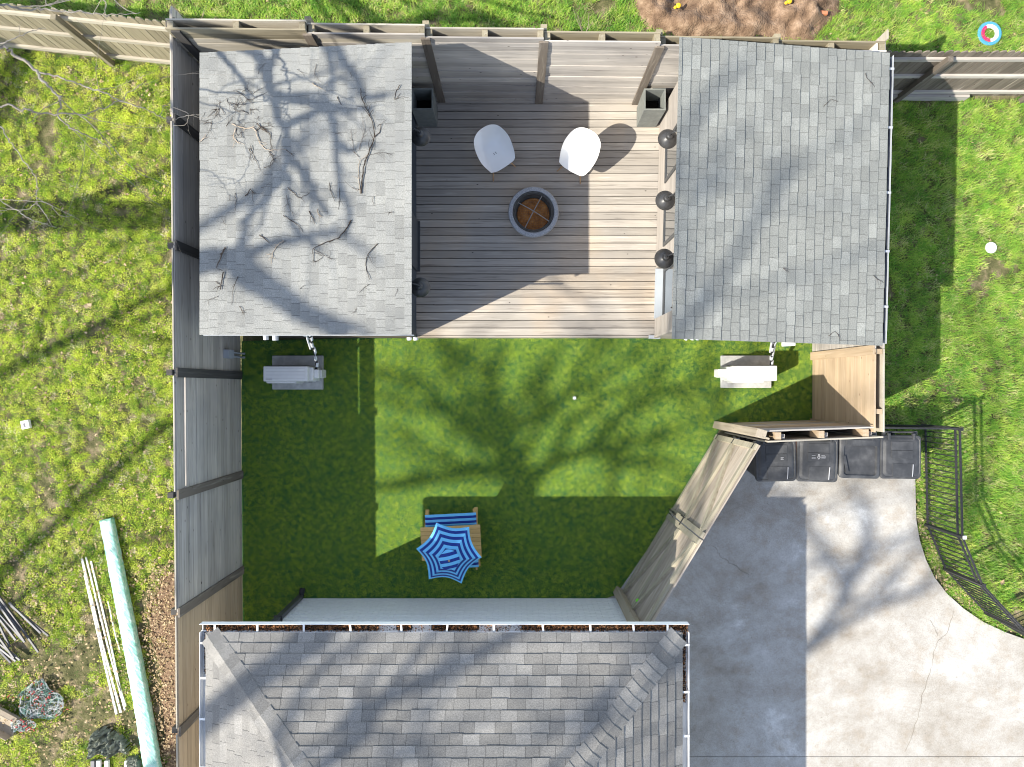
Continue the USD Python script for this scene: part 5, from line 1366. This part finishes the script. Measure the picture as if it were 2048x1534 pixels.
def crumple(label, poly_px, h, seed):
    poly = sg.Polygon(gpoly(poly_px))
    v, f = mound(poly, h, seed, .01, .018, .07)
    wp = v[:, :2] + np.c_[meshkit.fbm(np.c_[v[:, :2] * 5, np.full(len(v), 2.2)], 2, seed + 3), meshkit.fbm(np.c_[v[:, :2] * 5, np.full(len(v), 7.7)], 2, seed + 4)] * .25
    up_ = v[:, 2] > .005
    for fr, am in ((5.5, .8), (12, .42), (24, .16)):
        d = meshkit.noise(np.c_[wp[:, 0] * fr, wp[:, 1] * fr * 1.8, np.full(len(v), fr)], seed)
        v[:, 2] += (1 - np.clip(np.abs(d - .5) * 4.5, 0, 1)) * h * am * up_
    v[:, 2] -= np.clip(meshkit.noise(np.c_[v[:, :2] * 4.2, np.full(len(v), 9.1)], seed) - .55, 0, 1) * h * 1.6 * up_
    v[:, 2] = np.maximum(v[:, 2], -.03)
    keep = (v[f][:, :, 2] > -.02).all(1)
    return obj("tarp", (v, f[keep]), M["tarp"], smooth=25, label=label, cat="tarp")
crumple("crumpled olive grey tarp heap on the left lawn beside the turquoise package", [(182, 1468), (190, 1455), (215, 1450), (235, 1455), (250, 1466), (262, 1482), (268, 1500), (258, 1510), (240, 1508), (215, 1512), (200, 1506), (186, 1514), (180, 1490)], .17, 31)
crumple("torn piece of olive tarp under the end of the turquoise package", [(252, 1512), (275, 1505), (285, 1520), (285, 1550), (262, 1550), (255, 1530)], .08, 33)
for px in (197, 214, 254, 186):
    c = W(px, 1527, .06)
    obj("white_rail", MB().cbox((c[0], c[1] - .12, .055), (.075, .36, .06), 0, .006).get(), M["white_plastic"] if px != 186 else M["pole_dark"], label={197: "first white rail end in the row below the tarp", 214: "second white rail end in the row below the tarp", 254: "white rail end standing apart, below the tarp", 186: "dark rail end in the row below the tarp"}[px], cat="rail", group="rail ends below the tarp")
# toys and brick in the soil
for (px, py), lb in (((1357, 11), "round yellow toy with a small orange piece on the bare soil"), ((1579, 2), "yellow toy at the top edge of the bare soil")):
    c = W(px, py, .22); t = thing("yellow_toy", lb, "toy", c)
    s1 = trimesh.creation.icosphere(2, .05); obj("toy_body", (np.array(s1.vertices) * [1, 1, .7] + c, np.array(s1.faces)), M["yellow"], t, smooth=True)
    s1 = trimesh.creation.icosphere(2, .03); obj("toy_knob", (np.array(s1.vertices) + c + [-.06, -.03, -.01], np.array(s1.faces)), M["yellow"], t, smooth=True)
c = W(1647, 26, .14); obj("broken_brick", MB().cbox(c, (.15, .07, .05), -.1, .006).get(), M["brick_orange"], label="orange brick fragment at the right end of the bare soil", cat="brick")

# bare shrubs behind the back fence
def shrub(label, px, py, h, n_, seed, spread):
    rg = np.random.default_rng(seed); b = W(px, py, 0)
    m = MB()
    for _ in range(n_):
        d = np.array([rg.normal(0, spread), rg.normal(0, spread), 1.0]); d /= np.linalg.norm(d)
        p = [b + rg.normal(0, .03, 3) * [1, 1, 0]]
        for s in range(4):
            d = d + rg.normal(0, .16, 3); d /= np.linalg.norm(d)
            p.append(p[-1] + d * h / 4)
        grow(m, p, .012, .003, 2, rg, 2.6, .5, 4, .1)
    t = thing("bare_shrub", label, "shrub", b)
    obj("stems", m.get(), M["twig_pale"], t, smooth=True)
shrub("pale leafless shrub behind the middle of the back fence", 1168, 95, 1.0, 6, 3, .35)
shrub("clump of dry pale stalks behind the fence corner, top left", 405, 75, .9, 9, 5, .28)

# ---------------------------------------------------------------- fallen twigs on the roofs
def on_roof(px, py, which="l"):
    z = 3.1
    for _ in range(8):
        p = W(px, py, z)
        if which == "l":
            z = 2.92 + (p[0] + 4.80) / 3.255 * .38
        elif which == "r":
            q = p[:2] - np.array(RO[:2]); c, s = math.cos(math.radians(-RROT)), math.sin(math.radians(-RROT))
            z = 3.25 - (q[0] * c - q[1] * s + .29) / 3.255 * .33
    return np.array([p[0], p[1], z])
def twig(pts, r, label="thin dry twig fallen on the left shed's shingles", mt=None, which="l", side=2, lift=.012, seed=0, group="fallen twigs on the left shed roof", z0=.0):
    rg = np.random.default_rng(seed + 100)
    base = [on_roof(x, y, which) for x, y in pts]
    p = spline(base, 5)
    k = np.linspace(0, 1, len(p))
    p[:, 2] += lift + r + .012 * np.sin(k * 5 + seed) ** 2 + z0
    p[1:-1, :2] += rg.normal(0, .004, (len(p) - 2, 2))
    r = r * .7
    m = MB().tube(p, np.linspace(r, r * .45, len(p)) * rg.uniform(.85, 1.15, len(p)), 6)
    for _ in range(side):
        i_ = int(rg.uniform(.2, .9) * (len(p) - 1)); t_ = p[min(i_ + 1, len(p) - 1)] - p[max(i_ - 1, 0)]; t_ /= np.linalg.norm(t_) + 1e-9
        d = t_[:2] + rg.normal(0, .7, 2); d /= np.linalg.norm(d); ll = rg.uniform(.04, .16)
        q = [p[i_], p[i_] + np.array([d[0] * ll * .5, d[1] * ll * .5, .012]), p[i_] + np.array([d[0] * ll + rg.normal(0, .02), d[1] * ll + rg.normal(0, .02), -.004])]
        m.tube(spline(q, 3), np.linspace(r * .5, r * .22, 7), 4)
    obj("fallen_twig", m.get(), mt or M["twig"], label=label, cat="twig", group=group)
def c1(*p): return [(400 + x * .20996, 80 + y * .20996) for x, y in p]
def c2(*p): return [(400 + x * .20996, 360 + y * .20996) for x, y in p]
big = [
 (c1((1540, 1465), (1550, 1300), (1575, 1180), (1620, 1050), (1665, 930), (1640, 780), (1590, 660), (1545, 560), (1535, 470)), .014, "long forked branch lying along the right half of the littered roof", M["twig"], 10),
 (c1((1665, 930), (1715, 880), (1725, 810), (1690, 830)), .009, "short hooked side branch beside the long forked branch", M["twig"], 2),
 (c1((1530, 1470), (1515, 1300), (1520, 1180), (1580, 1110), (1620, 1095)), .008, "pale thin branch joined to the foot of the long forked branch", M["twig_pale"], 5),
 (c1((1520, 1120), (1480, 1070), (1455, 960), (1440, 860)), .005, "thin reddish shoot left of the long forked branch", M["twig"], 6),
 (c1((1520, 1050), (1545, 950), (1565, 850), (1540, 700)), .005, "thin upright shoot touching the long forked branch", M["twig"], 6),
 (c1((1620, 1100), (1700, 1080), (1770, 1075), (1840, 1105)), .004, "fine spray of twigs right of the long forked branch", M["twig"], 7),
 (c1((310, 805), (380, 830), (450, 850), (520, 850), (555, 930), (580, 990), (630, 1045), (700, 1055), (825, 1050)), .013, "pale curved branch with peeled bark in the twig heap, upper left of the roof", M["twig_pale"], 6),
 (c1((825, 1050), (860, 1080), (900, 1105)), .008, "stub at the lower end of the pale curved branch", M["twig"], 2),
 (c1((660, 885), (680, 960), (680, 1050)), .009, "upright stick joining the pale curved branch", M["twig"], 2),
 (c1((345, 850), (330, 920), (350, 965), (375, 990)), .016, "short thick broken stick in the twig heap", M["twig_pale"], 5),
 (c1((350, 490), (430, 545), (510, 615)), .007, "straight twig above the twig heap", M["twig"], 3),
 (c1((555, 800), (590, 850), (640, 885)), .012, "dark stick touching the top of the twig heap", M["twig"], 4),
 (c1((540, 870), (600, 840), (660, 885)), .008, "dark twig lying across the twig heap", M["twig"], 4),
 (c1((470, 1040), (490, 1090), (480, 1140)), .009, "short dark stick below the twig heap", M["twig"], 1),
 (c1((490, 1010), (510, 1090), (545, 1165), (580, 1250)), .007, "drooping twig below the twig heap", M["twig"], 2),
 (c1((660, 1065), (690, 1100), (715, 1160)), .008, "dark crooked stick below the pale curved branch", M["twig"], 3),
 (c1((670, 1225), (690, 1150), (775, 1105)), .006, "bent thin stick below the pale curved branch", M["twig"], 1),
 (c1((1075, 420), (1110, 445), (1160, 470)), .013, "short thick stick with a pale end near the top of the roof", M["twig_pale"], 1),
 (c1((1115, 235), (1095, 310), (1120, 370), (1160, 410)), .005, "curved thin twig near the top edge of the left shed roof", M["twig"], 1),
 (c1((1310, 545), (1330, 590), (1355, 625)), .009, "short dark stick in the upper middle of the roof", M["twig"], 0),
 (c1((1910, 435), (1870, 500), (1860, 580), (1910, 515)), .009, "hooked stick near the upper right edge of the left roof", M["twig"], 1),
 (c1((5, 975), (40, 940), (65, 905)), .011, "stick overhanging the left edge of the left shed roof", M["twig_pale"], 1),
 (c2((1445, 385), (1400, 470), (1310, 560), (1190, 600), (1080, 665)), .015, "long bent stick with a fork at its lower end, middle of the roof", M["twig"], 2),
 (c2((1080, 665), (1090, 775), (1170, 730), (1080, 690)), .006, "thin triangular fork at the foot of the long bent stick", M["twig"], 2),
 (c2((1090, 660), (1180, 715), (1260, 760)), .006, "thin twig spreading right from the long bent stick", M["twig"], 2),
 (c2((1695, 610), (1620, 690), (1585, 780), (1590, 860), (1625, 955)), .010, "long bow-shaped stick near the right edge of the left roof", M["twig"], 1),
 (c2((805, 580), (740, 630), (700, 700), (685, 800)), .011, "frayed stick left of the long bent stick", M["twig_pale"], 6),
 (c2((575, 525), (620, 560), (670, 605)), .013, "short thick straight stick left of the frayed stick", M["twig"], 0),
 (c2((250, 645), (215, 720), (170, 840)), .022, "thick rough piece of bark-covered branch near the left roof edge", M["twig"], 2),
 (c2((230, 880), (215, 960), (200, 1050)), .015, "stout stick below the rough branch piece near the left roof edge", M["twig"], 3),
 (c2((370, 920), (330, 1020), (305, 1190)), .007, "long thin straight twig near the lower left of the roof", M["twig"], 1),
 (c2((380, 1205), (400, 1230), (410, 1280)), .009, "small forked stick near the lower left corner of the roof", M["twig"], 3),
 (c2((340, 130), (350, 210), (340, 300)), .007, "upright dark twig at mid-height near the left roof edge", M["twig"], 0),
 (c2((440, 160), (470, 120), (490, 85)), .014, "short thick stick crossing another, left of centre on the roof", M["twig"], 0),
 (c2((495, 105), (520, 125), (540, 130)), .011, "stubby stick crossing the short thick one left of centre", M["twig"], 2),
 (c2((840, 75), (900, 130), (960, 175), (1050, 125)), .009, "bent V-shaped stick in the centre of the roof", M["twig"], 2),
 (c2((800, 340), (870, 390), (950, 440), (985, 500)), .008, "long slanting twig in the centre of the roof", M["twig"], 2),
 (c2((1045, 300), (1070, 350), (1100, 425)), .011, "dark knotted stick in the centre of the roof", M["twig"], 3),
 (c2((1125, 280), (1135, 330), (1160, 350)), .011, "broken stick with an orange end, centre of the roof", M["twig_pale"], 3),
 (c2((1240, 30), (1245, 100), (1290, 210)), .008, "upright crooked twig right of the roof's centre", M["twig"], 1),
 (c2((1335, 80), (1335, 180), (1320, 285)), .006, "thin upright twig right of the crooked one", M["twig"], 2),
 (c2((1655, 160), (1650, 210), (1665, 250)), .006, "small angled twig on the right part of the roof", M["twig"], 0),
 (c2((830, 150), (850, 250), (900, 350)), .005, "fine twig falling from the roof's dark centre", M["twig"], 6),
]
for k, (pts, r, lb, mt, sd) in enumerate(big):
    twig(pts, r, lb, mt, seed=k, side=sd, group=None)
rg = np.random.default_rng(77)
heapc = c1((150, 680), (380, 930), (420, 640), (500, 520), (300, 560), (90, 760), (600, 780), (330, 700), (170, 640), (480, 680))
for k in range(64):
    if k < 40:
        cx_, cy_ = heapc[k % 10]; cx_ += rg.normal(0, 6); cy_ += rg.normal(0, 7)
    else:
        cx_, cy_ = rg.uniform(415, 800), rg.uniform(110, 640)
    a = rg.uniform(0, 6.3); L = rg.uniform(5, 14); b = a + rg.normal(0, .4)
    twig([(cx_, cy_), (cx_ + L * math.cos(a), cy_ + L * math.sin(a)), (cx_ + L * (math.cos(a) + math.cos(b)), cy_ + L * (math.sin(a) + math.sin(b)))], rg.uniform(.003, .007), seed=200 + k, side=int(rg.integers(0, 4)))
for k, (pts, lb) in enumerate((([(1729, 148), (1735, 160), (1748, 175)], "small dark twig near the top right of the right shed roof"), ([(1646, 214), (1660, 201), (1675, 204)], "arched twig in the upper right part of the right shed roof"),
        ([(1656, 672), (1671, 664), (1679, 682)], "forked twig at the lower edge of the right shed roof"), ([(1745, 552), (1756, 560), (1767, 566)], "twig hanging towards the gutter of the right shed"), ([(1565, 537), (1574, 545)], "tiny stub of twig in the middle of the right shed roof"))):
    twig(pts, .006, lb, which="r", side=2, seed=300 + k, group=None)

# ---------------------------------------------------------------- grass, clover, turf pile, dead leaves
def instancer(name, label, protos, pts, rots, scl, kind="stuff", mt=None, seed=1):
    path = newpath(name)
    pi = UsdGeom.PointInstancer.Define(stage, path)
    rg = np.random.default_rng(seed)
    rel = pi.CreatePrototypesRel()
    UsdGeom.Scope.Define(stage, path + "/prototypes")
    for k, (v, f) in enumerate(protos):
        pm = usdkit.mesh(stage, f"{path}/prototypes/tuft" + (f"_{k:03d}" if k else ""), (v, f), mt)
        rel.AddTarget(pm.GetPath())
    n_ = len(pts)
    pi.CreatePositionsAttr(Vt.Vec3fArray.FromNumpy(np.asarray(pts, np.float32)))
    pi.CreateProtoIndicesAttr(Vt.IntArray.FromNumpy(rg.integers(0, len(protos), n_).astype(np.int32)))
    h = np.asarray(rots) / 2
    pi.CreateOrientationsAttr(Vt.QuathArray([Gf.Quath(float(math.cos(a)), 0, 0, float(math.sin(a))) for a in h]))
    pi.CreateScalesAttr(Vt.Vec3fArray.FromNumpy(np.repeat(np.asarray(scl, np.float32)[:, None], 3, 1)))
    return tag(pi.GetPrim(), label, None, None, kind)
def tuft(n_, rad, h0, h1, w, lean, rg):
    v, f = [], []
    for _ in range(n_):
        a = rg.uniform(0, 6.28); r = rad * math.sqrt(rg.uniform()); b = np.array([r * math.cos(a), r * math.sin(a), -.01])
        h = rg.uniform(h0, h1); d = rg.uniform(0, 6.28); ln = rg.uniform(.2, 1) * lean * h
        t = np.array([math.cos(d), math.sin(d), 0]); s = np.array([-t[1], t[0], 0]) * w * rg.uniform(.7, 1.3) / 2
        m_ = b + t * ln * .35 + [0, 0, h * .6]; e = b + t * ln + [0, 0, h * (1 - .25 * lean * .5)]
        k = len(v); v += [b - s, b + s, m_ - s * .8, m_ + s * .8, e]
        f += [[k, k + 1, k + 3], [k, k + 3, k + 2], [k + 2, k + 3, k + 4]]
    return np.array(v), np.array(f)
def leaves(n_, rad, s0, s1, h, rg):
    v, f = [], []
    for _ in range(n_):
        a = rg.uniform(0, 6.28); r = rad * math.sqrt(rg.uniform()); c = np.array([r * math.cos(a), r * math.sin(a), rg.uniform(.004, h)])
        d = rg.uniform(0, 6.28); nrm = np.array([rg.normal(0, .45), rg.normal(0, .45), 1]); nrm /= np.linalg.norm(nrm)
        t = np.cross(nrm, [math.cos(d), math.sin(d), 0]); t /= np.linalg.norm(t); u = np.cross(nrm, t); s = rg.uniform(s0, s1)
        k = len(v); v += [c - t * s * .5, c + u * s * .4 - t * s * .05, c + t * s * .5, c - u * s * .4 - t * s * .05]
        f += [[k, k + 1, k + 2], [k, k + 2, k + 3]]
    return np.array(v), np.array(f)
import shapely
def scatter(x0, x1, y0, y1, dens, rg, keep=None):
    n_ = int((x1 - x0) * (y1 - y0) * dens)
    p = np.c_[rg.uniform(x0, x1, n_), rg.uniform(y0, y1, n_)]
    return p if keep is None else p[keep(p)]
def fb(p, s, seed): return meshkit.fbm(np.c_[p * s, np.zeros(len(p))], 4, seed)
inside = lambda g, p: shapely.contains_xy(g, p[:, 0], p[:, 1])
rg = np.random.default_rng(3)
LIT2 = LITTER.buffer(.05)
TUBES = sg.Polygon(gpoly([(-60, 1190), (10, 1195), (100, 1275), (80, 1310), (30, 1330), (-60, 1340)]))
patch = lambda p: fb(p, .9, 8)
def left_keep(p):
    f1 = fb(p, 1.1, 21); thin = np.clip((-p[:, 1] - 3.2) / 3.5, 0, 1)
    lo = .25 + .17 * thin
    return (rg.random(len(p)) < np.clip((f1 - lo) / .10, .03, 1)) & (~inside(LIT2, p) | (rg.random(len(p)) < .10)) & ~(inside(TUBES, p) & (rg.random(len(p)) < .8))
p = scatter(-11.2, -5.42, -8.4, 6.9, 270, rg, left_keep)
p = p[~((p[:, 1] > 6.12 + (-5.42 - p[:, 0]) * .107 - .05))]
instancer("clover_lawn", "bright yellow-green clover and grass left of the tall fence", [leaves(44, .08, .010, .022, .045, rg) for _ in range(5)] + [tuft(12, .06, .03, .07, .006, .8, rg) for _ in range(2)],
          np.c_[p, fb(p, 1.3, 3) * .02 - .028], rg.uniform(0, 6.28, len(p)), rg.uniform(.7, 1.25, len(p)), mt=M["clover"], seed=4)
def top_keep(p):
    return (~inside(DIRT.buffer(-.12), p) | (rg.random(len(p)) < .03)) & (rg.random(len(p)) < np.clip((fb(p, 1.2, 5) - .28) / .12, .08, 1))
p1 = scatter(-11.2, 11.2, 5.75, 8.9, 260, rg, top_keep)
p1 = p1[(p1[:, 0] > -5.4) | (p1[:, 1] > 6.12 + (-5.42 - p1[:, 0]) * .107)]
p1 = p1[(p1[:, 0] < 5.95) | (p1[:, 1] > 5.7)]
DB = DRIVE.buffer(.02)
def right_keep(p):
    f2 = fb(p, 1.0, 15); dry = np.clip((p[:, 0] - 8.3) / 1.2, 0, 1) * np.clip(1 - np.abs(p[:, 1] - 2.2) / 2.2, 0, 1)
    return ~inside(DB, p) & (rg.random(len(p)) < np.clip((f2 - .26 - .2 * dry) / .12, .06, 1))
p2 = scatter(5.95, 11.2, -6.5, 5.55, 280, rg, right_keep)
p = np.vstack([p1, p2])
instancer("lawn_grass", "green lawn grass behind the back fence and right of the sheds", [tuft(20, .07, .05, .13, .007, 1.1, rg) for _ in range(6)],
          np.c_[p, np.full(len(p), -.025)], rg.uniform(0, 6.28, len(p)), rg.uniform(.7, 1.3, len(p)), mt=M["blade"], seed=6)
padk = [sg.box(*W(544, 779, .05)[:2], *W(645, 711, .05)[:2]), sg.box(*W(1443, 776, .05)[:2], *W(1543, 711, .05)[:2])]
TK = TURF.buffer(-.03)
p = scatter(-5.3, 5.8, -5.4, 1.0, 1150, rg, lambda p: inside(TK, p) & ~inside(padk[0], p) & ~inside(padk[1], p))
instancer("turf_pile", "short dense pile of the artificial turf", [tuft(22, .036, .014, .028, .0042, 1.0, rg) for _ in range(6)],
          np.c_[p, np.full(len(p), .002)], rg.uniform(0, 6.28, len(p)), rg.uniform(.8, 1.15, len(p)), mt=M["turf_blade"], seed=8)
# dead leaves scattered about, as stuff
def deadleaf(rg, s):
    n_ = 7; a = np.linspace(0, 6.28, n_, endpoint=False)
    r = s * rg.uniform(.6, 1.1, n_) * (1 - .45 * np.abs(np.sin(a)))
    v = np.c_[r * np.cos(a), r * np.sin(a), .012 * rg.normal(size=n_) + .3 * s * (np.cos(a) ** 2) * rg.uniform(-.4, .9)]
    v = np.vstack([[0, 0, 0], v]); f = [[0, 1 + i_, 1 + (i_ + 1) % n_] for i_ in range(n_)]
    return v, np.array(f)
pl_ = scatter(-11, -5.42, -8, 6.1, 60, rg, lambda p: rg.random(len(p)) < np.clip((fb(p, 1.2, 41) - .38) / .16, .1, 1))
pe_ = scatter(-11, -5.42, -8, -3.0, 170, rg, lambda p: rg.random(len(p)) < .6)
ll_ = scatter(-7.2, -5.42, -8, -3.4, 520, rg, lambda p: inside(LITTER, p))
c_ = W(390, 118, 0); cn = np.c_[rg.normal(-5.9, .5, 160), rg.normal(5.75, .18, 160)]
cn = cn[(cn[:, 0] < -5.45) & (cn[:, 1] < 6.05)]
dt = scatter(2.2, 6.8, 6.0, 8.6, 14, rg, lambda p: inside(DIRT, p))
rl_ = scatter(6.0, 11, -5, 5.4, 4.5, rg, lambda p: ~inside(DRIVE, p)); tp = scatter(-5, 11, 6.2, 8.6, 8, rg)
edge = []
for (x, y) in spline(gpoly(DRIVE_PX[3:16]), 14):
    for _ in range(3):
        edge.append((x + rg.uniform(.0, .32), y + rg.uniform(.0, .22)))
edge = np.array(edge); edge = edge[~inside(DB, edge)]
allp = np.vstack([pl_, pe_, ll_, cn, dt, rl_, tp, edge])
instancer("dead_leaves", "dry tan and brown fallen leaves scattered over the lawns", [deadleaf(rg, s) for s in (.022, .03, .036, .045, .055)],
          np.c_[allp, rg.uniform(.012, .05, len(allp))], rg.uniform(0, 6.28, len(allp)), rg.uniform(.35, .95, len(allp)), mt=M["leaf"], seed=9)
# a few larger single leaves that stand out
for (px, py, s, a), lb in (((176, 611, .09, .5), "large pale leaf lying on the middle of the left lawn"), ((2005, 1165, .075, 1.3), "orange-tan leaf inside the metal fence on the right lawn")):
    v, f = deadleaf(np.random.default_rng(int(px)), s); c0, s0 = math.cos(a), math.sin(a)
    v = np.column_stack([v[:, 0] * c0 - v[:, 1] * s0, v[:, 0] * s0 + v[:, 1] * c0, v[:, 2]]) + W(px, py, .06)
    obj("fallen_leaf", (v, f), M["leaf"], label=lb, cat="leaf")
